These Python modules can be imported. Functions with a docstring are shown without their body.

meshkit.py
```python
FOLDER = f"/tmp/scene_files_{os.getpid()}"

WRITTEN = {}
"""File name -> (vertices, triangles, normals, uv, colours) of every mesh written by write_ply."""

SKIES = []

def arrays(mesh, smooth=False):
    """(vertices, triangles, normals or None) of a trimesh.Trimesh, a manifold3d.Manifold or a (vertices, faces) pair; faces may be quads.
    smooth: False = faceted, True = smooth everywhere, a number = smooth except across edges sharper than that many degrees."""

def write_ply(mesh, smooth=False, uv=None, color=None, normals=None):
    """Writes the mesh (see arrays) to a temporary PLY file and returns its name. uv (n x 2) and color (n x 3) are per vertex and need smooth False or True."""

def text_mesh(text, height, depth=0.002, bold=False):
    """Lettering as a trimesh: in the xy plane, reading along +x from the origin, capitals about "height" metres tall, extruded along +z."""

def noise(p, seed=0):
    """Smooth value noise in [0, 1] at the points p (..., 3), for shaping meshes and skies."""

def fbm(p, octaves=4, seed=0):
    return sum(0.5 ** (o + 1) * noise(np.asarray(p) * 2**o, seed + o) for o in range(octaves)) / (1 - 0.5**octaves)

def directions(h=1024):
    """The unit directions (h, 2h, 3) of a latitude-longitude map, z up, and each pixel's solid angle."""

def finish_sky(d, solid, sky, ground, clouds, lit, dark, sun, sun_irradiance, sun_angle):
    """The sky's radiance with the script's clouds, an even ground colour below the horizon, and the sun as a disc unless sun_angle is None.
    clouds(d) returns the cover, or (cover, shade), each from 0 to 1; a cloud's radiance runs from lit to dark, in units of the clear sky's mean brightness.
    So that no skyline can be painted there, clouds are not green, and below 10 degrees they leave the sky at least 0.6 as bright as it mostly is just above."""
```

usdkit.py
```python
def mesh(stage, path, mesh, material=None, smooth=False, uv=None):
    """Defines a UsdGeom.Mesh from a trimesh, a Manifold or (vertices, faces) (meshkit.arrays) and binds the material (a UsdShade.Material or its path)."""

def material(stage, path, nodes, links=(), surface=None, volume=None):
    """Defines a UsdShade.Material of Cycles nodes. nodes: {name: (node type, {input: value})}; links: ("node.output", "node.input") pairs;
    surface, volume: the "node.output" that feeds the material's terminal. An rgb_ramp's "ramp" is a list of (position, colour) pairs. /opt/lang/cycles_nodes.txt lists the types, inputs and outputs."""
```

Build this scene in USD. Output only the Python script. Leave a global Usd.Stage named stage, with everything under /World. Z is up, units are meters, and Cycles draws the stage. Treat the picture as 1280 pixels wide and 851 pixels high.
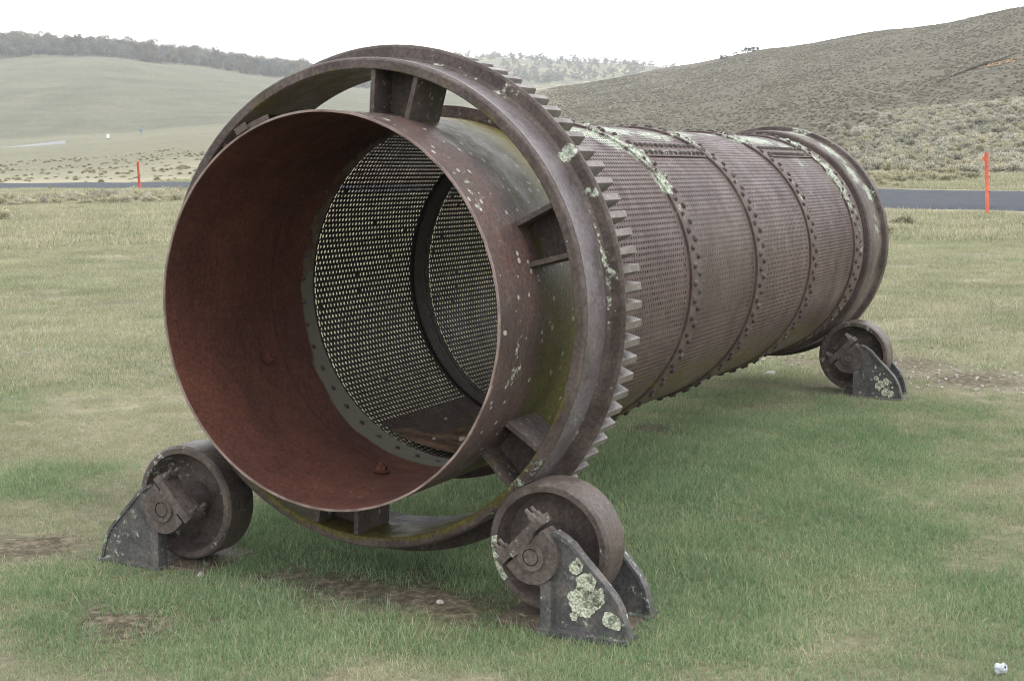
import math, numpy as np, trimesh, meshkit, usdkit
from pxr import Usd, UsdGeom, UsdLux, UsdShade, Gf, Sdf, Vt
from shapely.geometry import Polygon, Point, LineString, box as sbox
from scipy.interpolate import PchipInterpolator
from scipy.spatial.transform import Rotation

stage = Usd.Stage.CreateInMemory()
UsdGeom.SetStageUpAxis(stage, 'Z'); UsdGeom.SetStageMetersPerUnit(stage, 1.0)
UsdGeom.Xform.Define(stage, '/World'); UsdGeom.Scope.Define(stage, '/World/Looks')
rng = np.random.default_rng(7)

# ------------------------------------------------------------------ camera
CAM = np.array([0.6825, -5.0698, 1.5947]); PITCH = 0.12022; FPX, PW, PH = 1780.0, 1280.0, 851.0
cam = UsdGeom.Camera.Define(stage, '/World/camera')
cam.CreateHorizontalApertureAttr(36.0); cam.CreateFocalLengthAttr(36.0 * FPX / PW)
cam.CreateClippingRangeAttr(Gf.Vec2f(0.05, 20000))
cam.CreateFStopAttr(0.0)
xf = UsdGeom.Xformable(cam); xf.AddTranslateOp().Set(Gf.Vec3d(*CAM)); xf.AddRotateXOp().Set(90 - math.degrees(PITCH))
EXPOSURE = 1.36
cam.GetPrim().CreateAttribute('exposure', Sdf.ValueTypeNames.Float).Set(EXPOSURE)

# ------------------------------------------------------------------ sky and veiled sun (overcast)
SUN_AZ, SUN_EL = math.radians(118), math.radians(58)      # azimuth from +y (the view) towards +x
sd = np.array([math.sin(SUN_AZ) * math.cos(SUN_EL), math.cos(SUN_AZ) * math.cos(SUN_EL), math.sin(SUN_EL)])
sky_mat = usdkit.material(stage, '/World/Looks/sky', {
    'tc': ('texture_coordinate', {}),
    'sky': ('sky_texture', {'sky_type': 'single_scattering', 'sun_disc': False, 'sun_elevation': SUN_EL, 'sun_rotation': SUN_AZ,
                            'altitude': 1300.0, 'air_density': 1.0, 'aerosol_density': 3.0, 'ozone_density': 1.0}),
    'grey': ('hsv', {'saturation': 0.22, 'value': 1.0}),
    'map': ('mapping', {'scale': (1.6, 1.6, 4.0)}),
    'cl': ('noise_texture', {'scale': 1.5, 'detail': 5.0, 'roughness': 0.55}),
    'ramp': ('rgb_ramp', {'ramp': [(0.3, (9.2, 9.3, 9.6)), (0.7, (13.2, 13.1, 13.0))]}),
    'mix': ('mix', {'fac': 0.72}),
    'bg': ('background_shader', {'strength': 0.085})},
    [('sky.color', 'grey.color'), ('grey.color', 'mix.color1'), ('tc.generated', 'map.vector'), ('map.vector', 'cl.vector'), ('cl.fac', 'ramp.fac'),
     ('ramp.color', 'mix.color2'), ('mix.color', 'bg.color')], surface='bg.background')
dome = UsdLux.DomeLight.Define(stage, '/World/sky'); UsdShade.MaterialBindingAPI.Apply(dome.GetPrim()).Bind(sky_mat)
dome.GetPrim().SetCustomDataByKey('kind', 'structure')
sun = UsdLux.DistantLight.Define(stage, '/World/sun')
sun.CreateNormalizeAttr(True); sun.CreateIntensityAttr(0.2); sun.CreateAngleAttr(35.0); sun.CreateColorAttr(Gf.Vec3f(1, 0.97, 0.93))
UsdGeom.Xformable(sun).AddRotateXYZOp().Set(Gf.Vec3f(0, 0, 0))
zq = Rotation.align_vectors([sd], [[0, 0, 1]])[0].as_euler('xyz', degrees=True)
sun.GetPrim().GetAttribute('xformOp:rotateXYZ').Set(Gf.Vec3f(*map(float, zq)))

# ------------------------------------------------------------------ helpers
def tag(p, label=None, cat=None, group=None, kind=None):
    p = p.GetPrim() if hasattr(p, 'GetPrim') else p
    for k, v in (('label', label), ('category', cat), ('group', group), ('kind', kind)):
        if v: p.SetCustomDataByKey(k, v)
    return p
_count = {}
def fresh(parent, name):
    path = f'{parent}/{name}'
    k = _count.get(path, 0); _count[path] = k + 1
    return path if k == 0 else f'{path}_{k:03d}'
def thing(name, label, cat, loc=(0, 0, 0), rotz=0.0, group=None):
    x = UsdGeom.Xform.Define(stage, fresh('/World', name))
    x.AddTranslateOp().Set(Gf.Vec3d(*map(float, loc))); x.AddRotateZOp().Set(math.degrees(rotz))
    tag(x, label, cat, group); return x
def put(parent, name, mesh, mat, smooth=30, attrs=None, kind=None, label=None, normals=None):
    """One Mesh under parent ('/World' or a prim). attrs: {name: function(vertices) -> values}."""
    pp = parent if isinstance(parent, str) else str(parent.GetPath())
    v, f, n = meshkit.arrays(mesh, smooth)
    if normals is not None: n = normals
    m = UsdGeom.Mesh.Define(stage, fresh(pp, name))
    m.CreatePointsAttr(Vt.Vec3fArray.FromNumpy(np.ascontiguousarray(v, np.float32)))
    m.CreateFaceVertexCountsAttr(Vt.IntArray.FromNumpy(np.full(len(f), 3, np.int32)))
    m.CreateFaceVertexIndicesAttr(Vt.IntArray.FromNumpy(np.ascontiguousarray(f, np.int32).ravel()))
    m.CreateSubdivisionSchemeAttr('none')
    if n is not None:
        m.CreateNormalsAttr(Vt.Vec3fArray.FromNumpy(np.ascontiguousarray(n, np.float32))); m.SetNormalsInterpolation('vertex')
    for k, fn in (attrs or {}).items():
        val = fn(v) if callable(fn) else fn
        UsdGeom.PrimvarsAPI(m).CreatePrimvar(k, Sdf.ValueTypeNames.FloatArray, 'vertex').Set(Vt.FloatArray.FromNumpy(np.ascontiguousarray(val, np.float32)))
    if mat is not None: UsdShade.MaterialBindingAPI.Apply(m.GetPrim()).Bind(mat)
    tag(m, label=label, kind=kind)
    return m
cat_ = trimesh.util.concatenate
def bx(x0, x1, y0, y1, z0, z1):
    m = trimesh.creation.box([x1 - x0, y1 - y0, z1 - z0]); m.apply_translation([(x0 + x1) / 2, (y0 + y1) / 2, (z0 + z1) / 2]); return m
def chamfer_box(sx, sy, sz, c):
    pts = []
    for i in (-1, 1):
        for j in (-1, 1):
            for k in (-1, 1):
                pts += [(i * (sx / 2 - c), j * (sy / 2 - c), k * sz / 2), (i * (sx / 2 - c), j * sy / 2, k * (sz / 2 - c)), (i * sx / 2, j * (sy / 2 - c), k * (sz / 2 - c))]
    return trimesh.convex.convex_hull(np.array(pts))
def ss(x, a, b):
    t = np.clip((x - a) / (b - a), 0, 1); return t * t * (3 - 2 * t)

# ------------------------------------------------------------------ materials
LK = '/World/Looks/'
def steel(name, dark, mid, lite, rough=0.5, metal=0.0, scale=4.0, bump=0.25, specks=0.0, moss=(0.088, 0.078, 0.018), spec=0.5, streak=1.0, grey=0.0):
    """Weathered rusty iron; attributes lichen, moss and grime (0..1) come from the mesh."""
    N = {'g': ('geometry', {}),
         'st': ('mapping', {'scale': (1, 1, streak)}),
         'n1': ('noise_texture', {'scale': scale, 'detail': 8.0, 'roughness': 0.62}),
         'n2': ('noise_texture', {'scale': 70.0, 'detail': 4.0, 'roughness': 0.65}),
         'n3': ('noise_texture', {'scale': 24.0, 'detail': 10.0, 'roughness': 0.72}),
         'n4': ('noise_texture', {'scale': 9.0, 'detail': 6.0, 'roughness': 0.65}),
         'col': ('rgb_ramp', {'ramp': [(0.3, dark), (0.5, mid), (0.7, lite)]}),
         'v2': ('map_range', {'from_min': 0.3, 'from_max': 0.7, 'to_min': 0.6, 'to_max': 1.4}),
         'mul': ('mix', {'mix_type': 'multiply', 'fac': 1.0}),
         # grime
         'ag': ('attribute', {'attribute': 'grime'}), 'gadd': ('math', {'math_type': 'multiply_add', 'value2': 1.6, 'value3': -0.8}),
         'gsum': ('math', {'math_type': 'add'}), 'gf': ('map_range', {'range_type': 'smoothstep', 'from_min': 0.3, 'from_max': 0.8, 'clamp': True}),
         'gmix': ('mix', {'color2': (0.135, 0.128, 0.102)}),
         # moss
         'am': ('attribute', {'attribute': 'moss'}), 'madd': ('math', {'math_type': 'multiply_add', 'value2': 1.8, 'value3': -0.9}),
         'msum': ('math', {'math_type': 'add'}), 'mf': ('map_range', {'range_type': 'smoothstep', 'from_min': 0.3, 'from_max': 0.75, 'to_max': 0.85, 'clamp': True}),
         'mcol': ('rgb_ramp', {'ramp': [(0.35, tuple(x * 0.6 for x in moss)), (0.65, tuple(x * 1.4 for x in moss))]}),
         'mmix': ('mix', {}),
         'ashade': ('attribute', {'attribute': 'soot'}), 'shfac': ('math', {'math_type': 'multiply', 'value2': .9}), 'shmix': ('mix', {'color2': (.020, .016, .014)}),  # near-black mix: shade painted into surfaces inside the drum
         # lichen
         'al': ('attribute', {'attribute': 'lichen'}), 'ladd': ('math', {'math_type': 'multiply_add', 'value2': 2.2, 'value3': -1.1}),
         'lsum': ('math', {'math_type': 'add'}), 'lf': ('map_range', {'range_type': 'smoothstep', 'from_min': 0.42, 'from_max': 0.55, 'to_max': 0.95, 'clamp': True}),
         'lcol': ('rgb_ramp', {'ramp': [(0.36, (0.09, 0.10, 0.075)), (0.48, (0.25, 0.28, 0.225)), (0.62, (0.46, 0.50, 0.42)), (0.75, (0.60, 0.61, 0.54))]}),
         'lmix': ('mix', {}),
         # pale round specks
         'vo': ('voronoi_texture', {'scale': 24.0, 'randomness': 1.0}), 'vs': ('separate_color', {}),
         'vr': ('math', {'math_type': 'multiply_add', 'value2': 0.32, 'value3': 0.32 * specks - 0.32}),
         'vd': ('math', {'math_type': 'subtract'}), 'vf': ('map_range', {'from_min': 0.0, 'from_max': 0.03, 'clamp': True, 'to_max': 0.85}),
         'vmix': ('mix', {'color2': (0.33, 0.32, 0.28)}),
         'r': ('map_range', {'from_min': 0.3, 'from_max': 0.7, 'to_min': max(rough - 0.12, 0.05), 'to_max': min(rough + 0.15, 1)}),
         'h': ('math', {'math_type': 'add'}), 'lh': ('math', {'math_type': 'multiply_add', 'value2': 1.5}),
         'bump': ('bump', {'strength': bump, 'distance': 0.006}),
         'p': ('principled_bsdf', {'metallic': metal, 'specular_ior_level': spec})}
    L = [('g.position', 'st.vector'), ('st.vector', 'n1.vector'), ('g.position', 'n2.vector'), ('g.position', 'n3.vector'), ('g.position', 'n4.vector'), ('g.position', 'vo.vector'),
         ('n1.fac', 'col.fac'), ('n2.fac', 'v2.value'), ('col.color', 'mul.color1'), ('v2.result', 'mul.color2'),
         ('n4.fac', 'gadd.value1'), ('gadd.value', 'gsum.value1'), ('ag.fac', 'gsum.value2'), ('gsum.value', 'gf.value'), ('gf.result', 'gmix.fac'), ('mul.color', 'gmix.color1'),
         ('n4.fac', 'madd.value1'), ('madd.value', 'msum.value1'), ('am.fac', 'msum.value2'), ('msum.value', 'mf.value'), ('mf.result', 'mmix.fac'), ('gmix.color', 'mmix.color1'),
         ('n2.fac', 'mcol.fac'), ('mcol.color', 'mmix.color2'),
         ('vo.color', 'vs.color'), ('vs.r', 'vr.value1'), ('vr.value', 'vd.value1'), ('vo.distance', 'vd.value2'), ('vd.value', 'vf.value'), ('vf.result', 'vmix.fac'), ('mmix.color', 'vmix.color1'), ('ashade.fac', 'shfac.value1'), ('shfac.value', 'shmix.fac'),
         ('n3.fac', 'ladd.value1'), ('ladd.value', 'lsum.value1'), ('al.fac', 'lsum.value2'), ('lsum.value', 'lf.value'), ('lf.result', 'lmix.fac'), ('vmix.color', 'shmix.color1'), ('shmix.color', 'lmix.color1'),
         ('n2.fac', 'lcol.fac'), ('lcol.color', 'lmix.color2'), ('lmix.color', 'p.base_color'),
         ('n4.fac', 'r.value'), ('r.result', 'p.roughness'),
         ('n2.fac', 'h.value1'), ('n4.fac', 'h.value2'), ('lf.result', 'lh.value1'), ('h.value', 'lh.value3'), ('lh.value', 'bump.height'), ('bump.normal', 'p.normal')]
    return usdkit.material(stage, LK + name, N, L, surface='p.BSDF')

M_in = steel('rust_red', (0.049, 0.0215, 0.0165), (0.079, 0.0315, 0.0225), (0.113, 0.0435, 0.0285), rough=0.6, scale=3.0, spec=0.2, streak=0.5, bump=0.15)
M_shell = steel('rust_shell', (0.042, 0.031, 0.029), (0.070, 0.048, 0.044), (0.105, 0.055, 0.045), rough=0.42, scale=4.0, specks=0.85, spec=0.3, streak=0.6)
M_tyre = steel('worn_iron', (0.042, 0.032, 0.029), (0.070, 0.055, 0.050), (0.104, 0.084, 0.077), rough=0.5, scale=6.0, specks=0.35, spec=0.22)
M_tread = steel('polished_tread', (0.075, 0.064, 0.066), (0.118, 0.102, 0.107), (0.165, 0.148, 0.156), rough=0.30, metal=0.4, scale=5.0, specks=0.22, spec=0.5, bump=0.12)
M_tooth = steel('tooth_iron', (0.085, 0.074, 0.068), (0.130, 0.116, 0.108), (0.18, 0.163, 0.153), rough=0.38, metal=0.25, scale=8.0, spec=0.4, bump=0.15)
M_screen = steel('screen_plate', (0.042, 0.0295, 0.028), (0.069, 0.048, 0.0455), (0.102, 0.072, 0.067), rough=0.42, scale=3.5, spec=0.26, streak=0.4, bump=0.2)
M_strap = steel('strap_iron', (0.044, 0.031, 0.028), (0.074, 0.053, 0.049), (0.112, 0.084, 0.076), rough=0.5, scale=9.0, spec=0.22)
M_rivet = steel('rivet_iron', (0.028, 0.022, 0.020), (0.046, 0.036, 0.033), (0.11, 0.095, 0.088), rough=0.55, scale=14.0, spec=0.2)
M_wheel = steel('roller_iron', (0.044, 0.035, 0.031), (0.074, 0.060, 0.054), (0.112, 0.090, 0.080), rough=0.40, scale=9.0, specks=0.3, spec=0.3)
M_pedestal = steel('pedestal_iron', (0.042, 0.043, 0.045), (0.076, 0.075, 0.075), (0.120, 0.106, 0.096), rough=0.47, scale=11.0, specks=0.32, spec=0.25)
M_cap = steel('bearing_iron', (0.046, 0.038, 0.035), (0.078, 0.065, 0.060), (0.112, 0.094, 0.087), rough=0.42, scale=14.0, specks=0.2, spec=0.28)
M_soleplate = steel('sole_plate_rust', (0.055, 0.042, 0.032), (0.085, 0.062, 0.046), (0.13, 0.11, 0.085), rough=0.7, scale=12.0, specks=0.4, spec=0.3)
M_lichen = usdkit.material(stage, LK + 'lichen_crust', {
    'g': ('geometry', {}), 'n': ('noise_texture', {'scale': 110.0, 'detail': 5.0, 'roughness': 0.7}), 'v': ('voronoi_texture', {'scale': 90.0}),
    'c': ('rgb_ramp', {'ramp': [(0.32, (0.10, 0.11, 0.085)), (0.47, (0.33, 0.36, 0.27)), (0.62, (0.58, 0.60, 0.50))]}),
    'b': ('bump', {'strength': 0.8, 'distance': 0.006}), 'p': ('principled_bsdf', {'roughness': 0.95, 'specular_ior_level': 0.1})},
    [('g.position', 'n.vector'), ('g.position', 'v.vector'), ('n.fac', 'c.fac'), ('c.color', 'p.base_color'), ('v.distance', 'b.height'), ('b.normal', 'p.normal')], surface='p.BSDF')
def simple(name, c0, c1, scale=20.0, rough=0.6, spec=0.4, bump=0.0):
    return usdkit.material(stage, LK + name, {
        'g': ('geometry', {}), 'n': ('noise_texture', {'scale': scale, 'detail': 6.0, 'roughness': 0.6}), 'c': ('rgb_ramp', {'ramp': [(0.32, c0), (0.68, c1)]}),
        'b': ('bump', {'strength': bump, 'distance': 0.01}), 'p': ('principled_bsdf', {'roughness': rough, 'specular_ior_level': spec})},
        [('g.position', 'n.vector'), ('n.fac', 'c.fac'), ('c.color', 'p.base_color'), ('n.fac', 'b.height'), ('b.normal', 'p.normal')], surface='p.BSDF')
M_asphalt = simple('asphalt', (0.036, 0.042, 0.052), (0.056, 0.064, 0.078), 3.0, 0.85, 0.2)
M_orange = simple('orange_paint', (0.40, 0.075, 0.045), (0.62, 0.135, 0.085), 5.0, 0.6)
M_white = simple('white_paint', (0.62, 0.66, 0.68), (0.80, 0.82, 0.84), 25.0, 0.45)
M_tin = simple('dull_tin', (0.30, 0.33, 0.36), (0.50, 0.53, 0.56), 40.0, 0.4)
M_blue = simple('blue_paint', (0.03, 0.16, 0.30), (0.05, 0.22, 0.38), 25.0, 0.5)
M_black = simple('dark_void', (0.012, 0.012, 0.012), (0.03, 0.028, 0.025), 25.0, 0.9)
M_stone = simple('pale_stone', (0.20, 0.185, 0.165), (0.42, 0.40, 0.36), 60.0, 0.85, 0.2, 0.4)
M_wood = simple('weathered_wood', (0.10, 0.085, 0.07), (0.2, 0.18, 0.15), 10.0, 0.8, 0.2)
M_rim = simple('bare_rim_edge', (0.10, 0.07, 0.06), (0.24, 0.18, 0.16), 12.0, 0.5, 0.5)

# ------------------------------------------------------------------ the ground as a function
YAW, S, ZC = 1.10297, 0.72, 1.08                           # drum: yaw of its axis, metres per drum unit, height of the axis
AX = np.array([math.cos(YAW), math.sin(YAW)]); BX = np.array([-AX[1], AX[0]])
def plane(x, y): return 0.0157 * (x * AX[0] + y * AX[1]) + 0.02
def ray(px, py):
    dx, dy = (px - PW / 2) / FPX, (py - PH / 2) / FPX
    return np.array([dx, math.cos(PITCH) - dy * math.sin(PITCH), -math.sin(PITCH) - dy * math.cos(PITCH)])
def azim(px, py=230.0): d = ray(px, py); return math.atan2(d[0], d[1])
ROAD = {-900: (150, 163), -700: (128, 140), 0: (82, 91), 130: (74, 82.5), 230: (67.5, 75.8), 341: (63, 71), 450: (59, 67), 600: (55, 63), 700: (52, 60), 860: (46, 54), 960: (43, 51), 1110: (38.5, 46), 1280: (36, 43), 1900: (30, 37), 2300: (28, 35)}
SURVEY = {   # bearing: (distance, elevation row) of the land along that bearing
    -900: [(150, 236), (163, 230), (230, 205), (350, 180), (520, 130), (680, 95), (760, 80), (900, 66), (1100, 55), (1500, 60)],
    -700: [(128, 236), (140, 230), (190, 210), (300, 184), (420, 150), (560, 105), (690, 80), (800, 68), (1000, 57), (1500, 60)],
    0: [(82, 236.3), (91, 229.7), (110, 221), (130, 215), (150, 206), (200, 196), (265, 188), (285, 185.5), (310, 181), (340, 170), (420, 141), (520, 107), (640, 81), (690, 77), (800, 66), (900, 60), (1000, 58), (1400, 70)],
    130: [(74, 236.4), (82.5, 229), (95, 222), (115, 213), (140, 203), (200, 190), (285, 174), (310, 171), (340, 165), (420, 138), (520, 102), (640, 74), (690, 70.5), (800, 70), (900, 68), (1000, 67), (1400, 85)],
    230: [(67.5, 236.5), (75.8, 228.4), (90, 218), (105, 207), (130, 196), (200, 178), (285, 163), (310, 161), (340, 157), (420, 136), (520, 108), (640, 85), (690, 82), (800, 79), (900, 77), (1000, 76), (1400, 95)],
    341: [(63, 238), (71, 229), (90, 217), (130, 194), (200, 174), (310, 158), (420, 138), (520, 117), (640, 101), (690, 99), (800, 95), (900, 92), (1000, 90), (1400, 100)],
    450: [(59, 241), (67, 231), (90, 216), (130, 192), (200, 170), (310, 157), (420, 142), (520, 126), (640, 114), (690, 112.5), (800, 108), (900, 104), (1000, 100), (1300, 82), (1600, 110)],
    600: [(55, 245), (63, 233), (90, 214), (130, 190), (200, 166), (310, 145), (420, 128), (520, 120), (640, 117), (800, 112), (1000, 100), (1300, 75), (1600, 110)],
    700: [(52, 250), (60, 233), (90, 212), (130, 184), (200, 146), (290, 118), (360, 107), (400, 106), (520, 118), (800, 110), (1000, 100), (1300, 80), (1600, 110)],
    860: [(46, 255), (54, 234), (80, 206), (120, 174), (180, 138), (250, 108), (320, 86), (360, 81), (400, 82), (520, 98), (800, 112), (1000, 105), (1300, 90), (1600, 115)],
    960: [(43, 258), (51, 235.5), (66, 212), (90, 183), (130, 149), (200, 106), (270, 72), (320, 61), (350, 60), (450, 80), (800, 110), (1300, 95), (1600, 115)],
    1110: [(38.5, 262), (46, 236.5), (58, 217), (80, 184), (120, 138), (180, 92), (240, 54), (290, 38), (320, 36), (420, 55), (800, 110), (1600, 115)],
    1280: [(36, 265.5), (43, 240), (54, 220), (75, 184), (110, 136), (160, 78), (215, 30), (255, 12), (285, 9), (380, 30), (800, 100), (1600, 115)],
    1900: [(30, 275), (37, 248), (48, 222), (70, 170), (110, 100), (160, 20), (220, -50), (260, -70), (300, -72), (400, -40), (800, 80), (1600, 115)],
    2300: [(28, 280), (35, 252), (48, 222), (70, 170), (110, 100), (160, 20), (220, -50), (260, -70), (300, -72), (400, -40), (800, 80), (1600, 115)]}
_cols = []
for px, rows in SURVEY.items():
    az = azim(px); D0 = np.array([0.3, 3, 6, 9, 12, 15, 18]); zs = list(plane(CAM[0] + D0 * math.sin(az), CAM[1] + D0 * math.cos(az)))
    Ds = list(D0)
    if rows[0][0] > 34: Ds.append(26); zs.append(plane(CAM[0] + 26 * math.sin(az), CAM[1] + 26 * math.cos(az)) * 0.9 + 0.02)
    for D, py in rows:
        d = ray(px, py); Ds.append(D); zs.append(CAM[2] + D * d[2] / math.hypot(d[0], d[1]))
    Ds.append(3200); zs.append(zs[-1] * 0.8)
    _cols.append((az, PchipInterpolator(np.log(Ds), zs), np.log(Ds[0])))
_az = np.array([c[0] for c in _cols])
_ra = np.array([azim(k) for k in ROAD]); _rn = np.array([v[0] for v in ROAD.values()]); _rf = np.array([v[1] for v in ROAD.values()])
def polar(x, y): dx, dy = np.asarray(x) - CAM[0], np.asarray(y) - CAM[1]; return np.arctan2(dx, dy), np.hypot(dx, dy)
def road_range(az): return np.interp(az, _ra, _rn), np.interp(az, _ra, _rf)
def height(x, y, bumps=True):
    x, y = np.asarray(x, float), np.asarray(y, float)
    az, D = polar(x, y); D = np.maximum(D, 0.35); lD = np.log(np.minimum(D, 3000))
    a = np.clip(az, _az[0], _az[-1]); i = np.clip(np.searchsorted(_az, a) - 1, 0, len(_az) - 2)
    z = np.zeros_like(a)
    for k in range(len(_az) - 1):
        m = i == k
        if m.any():
            t = (a[m] - _az[k]) / (_az[k + 1] - _az[k]); t = 0.5 * t + 0.5 * (t * t * (3 - 2 * t))
            z[m] = (1 - t) * _cols[k][1](lD[m]) + t * _cols[k + 1][1](lD[m])
    side = ss(np.abs(az), 0.62, 1.3)                       # away from the view the land goes on as rolling ground
    roll = plane(x, y) * np.exp(-D / 60) + 22 * ss(D, 60, 700) * (0.5 + meshkit.noise(np.stack([x / 300, y / 300, 0 * x], -1), 3))
    z = z * (1 - side) + roll * side
    if bumps:
        rn, rf = road_range(az); near = np.clip(np.minimum(np.abs(D - rn), np.abs(D - rf)) / 5.0, 0, 1) * np.where((D > rn) & (D < rf), 0, 1)
        big = meshkit.fbm(np.stack([x / 6.0, y / 6.0, 0 * x], -1), 3, 11) - 0.5
        small = meshkit.fbm(np.stack([x / 0.7, y / 0.7, 0 * x], -1), 3, 5) - 0.5
        far = meshkit.fbm(np.stack([x / 45.0, y / 45.0, 0 * x], -1), 3, 21) - 0.5
        z = z + near * (big * 0.10 * ss(D, 2, 14) + small * 0.045 * np.exp(-D / 40) + far * 3.0 * ss(D, 120, 400))
    return z
def blob(x, y, items):
    """Largest of soft-edged spots (x, y, radius across, strength)."""
    out = np.zeros(np.shape(x))
    for cx, cy, r, s in items: out = np.maximum(out, s * (1 - ss(np.hypot(x - cx, y - cy), r * 0.35, r)))
    return out
GREEN = [(1.9, 2.5, 2.1, 1.0), (1.3, 3.9, 1.5, 0.9), (1.6, 1.0, 1.5, 0.9), (0.6, 1.6, 1.4, 1.0), (0.35, 0.15, 1.1, 0.9), (-0.35, -0.15, 0.9, 1.0), (-0.8, 0.4, 0.7, 0.9), (2.8, 3.0, 1.5, 0.6), (1.2, -0.3, 0.9, 0.5), (2.0, 0.3, 1.3, 0.6), (-0.1, 0.9, 0.9, 0.9), (2.3, 5.4, 0.9, 0.5), (-1.5, 1.9, 0.7, 0.5), (-3.0, 4.4, 1.2, 0.3)]
DIRT = [(-0.65, -0.27, 0.20, 1.6), (-0.78, -0.18, 0.15, 1.4), (-1.33, 0.74, 0.34, 1.2), (-1.12, 0.62, 0.2, 0.7), (0.05, 0.15, 0.28, 1.1), (0.30, 0.03, 0.27, 1.1), (-0.20, 0.28, 0.24, 1.05), (0.5, -0.06, 0.24, 1.0), (0.62, 0.08, 0.25, 0.7), (-0.95, -0.05, 0.14, 0.7),
        (3.9, 4.9, 0.75, 1.0), (3.55, 5.6, 0.8, 0.9), (4.6, 4.6, 0.8, 0.9), (3.1, 5.9, 0.6, 0.8), (2.5, 6.3, 0.7, 0.7), (1.55, 3.3, 0.3, 0.6), (1.2, -0.62, 0.16, 0.6), (0.1, -0.75, 0.14, 0.6), (-0.2, 6.6, 0.9, 0.3), (-2.6, 9.5, 1.2, 0.4)]
GRAVEL = [(3.9, 4.9, 0.9, 1.0), (3.5, 5.6, 0.9, 1.0), (4.6, 4.6, 0.9, 1.0), (2.7, 6.2, 1.0, 0.9)]
def fields(x, y):
    az, D = polar(x, y)
    n = meshkit.fbm(np.stack([x / 1.1, y / 1.1, 0 * x], -1), 4, 31); n2 = meshkit.fbm(np.stack([x / 0.35, y / 0.35, 0 * x], -1), 3, 41)
    patch = meshkit.fbm(np.stack([x / 4.5, y / 2.0, 0 * x], -1), 3, 51)
    g = np.clip(blob(x, y, GREEN) * 1.05 + (n - 0.5) * 1.3 + (n2 - 0.5) * 0.9 + 0.32 * ss(patch, 0.5, 0.68) * np.exp(-D / 25), 0, 1)
    d = np.clip(blob(x, y, DIRT) + (n2 - 0.5) * 0.9 - 0.12, 0, 1) + 0.5 * ss(n2 * 0.5 + n * 0.5, 0.60, 0.70) * (D < 25) * (1 - ss(g, 0.4, 0.8))
    return g, np.clip(d, 0, 1)

# terrain sheet: polar grid round the standing point
fine = np.radians(np.arange(-26, 26.01, 0.11)); wide = np.radians(np.concatenate([np.arange(-180, -26, 3.0), np.arange(29, 180, 3.0)]))
azs = np.sort(np.concatenate([fine, wide])); ds = np.concatenate([[0.35], np.geomspace(0.8, 3000, 420)])
A, D = np.meshgrid(azs, ds, indexing='ij'); X, Y = CAM[0] + D * np.sin(A), CAM[1] + D * np.cos(A)
Z = height(X, Y); na, nd = A.shape
V = np.stack([X, Y, Z], -1).reshape(-1, 3); idx = np.arange(na * nd).reshape(na, nd); nxt = np.roll(idx, -1, 0)
q = np.stack([idx[:, :-1], idx[:, 1:], nxt[:, 1:], nxt[:, :-1]], -1).reshape(-1, 4)
F = np.vstack([q[:, [0, 2, 1]], q[:, [0, 3, 2]]])
c0 = len(V); V = np.vstack([V, [CAM[0], CAM[1], float(plane(CAM[0], CAM[1]))]])
F = np.vstack([F, np.stack([idx[:, 0], nxt[:, 0], np.full(na, c0)], 1)])
t0 = trimesh.Trimesh(V, F, process=False)
if t0.face_normals[:, 2].mean() < 0: F = F[:, ::-1]
gx, gy = V[:, 0], V[:, 1]; gaz, gD = polar(gx, gy); g_, d_ = fields(gx, gy)
pxv = PW / 2 + FPX * np.tan(gaz)
rn, rf = road_range(gaz)
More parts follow.
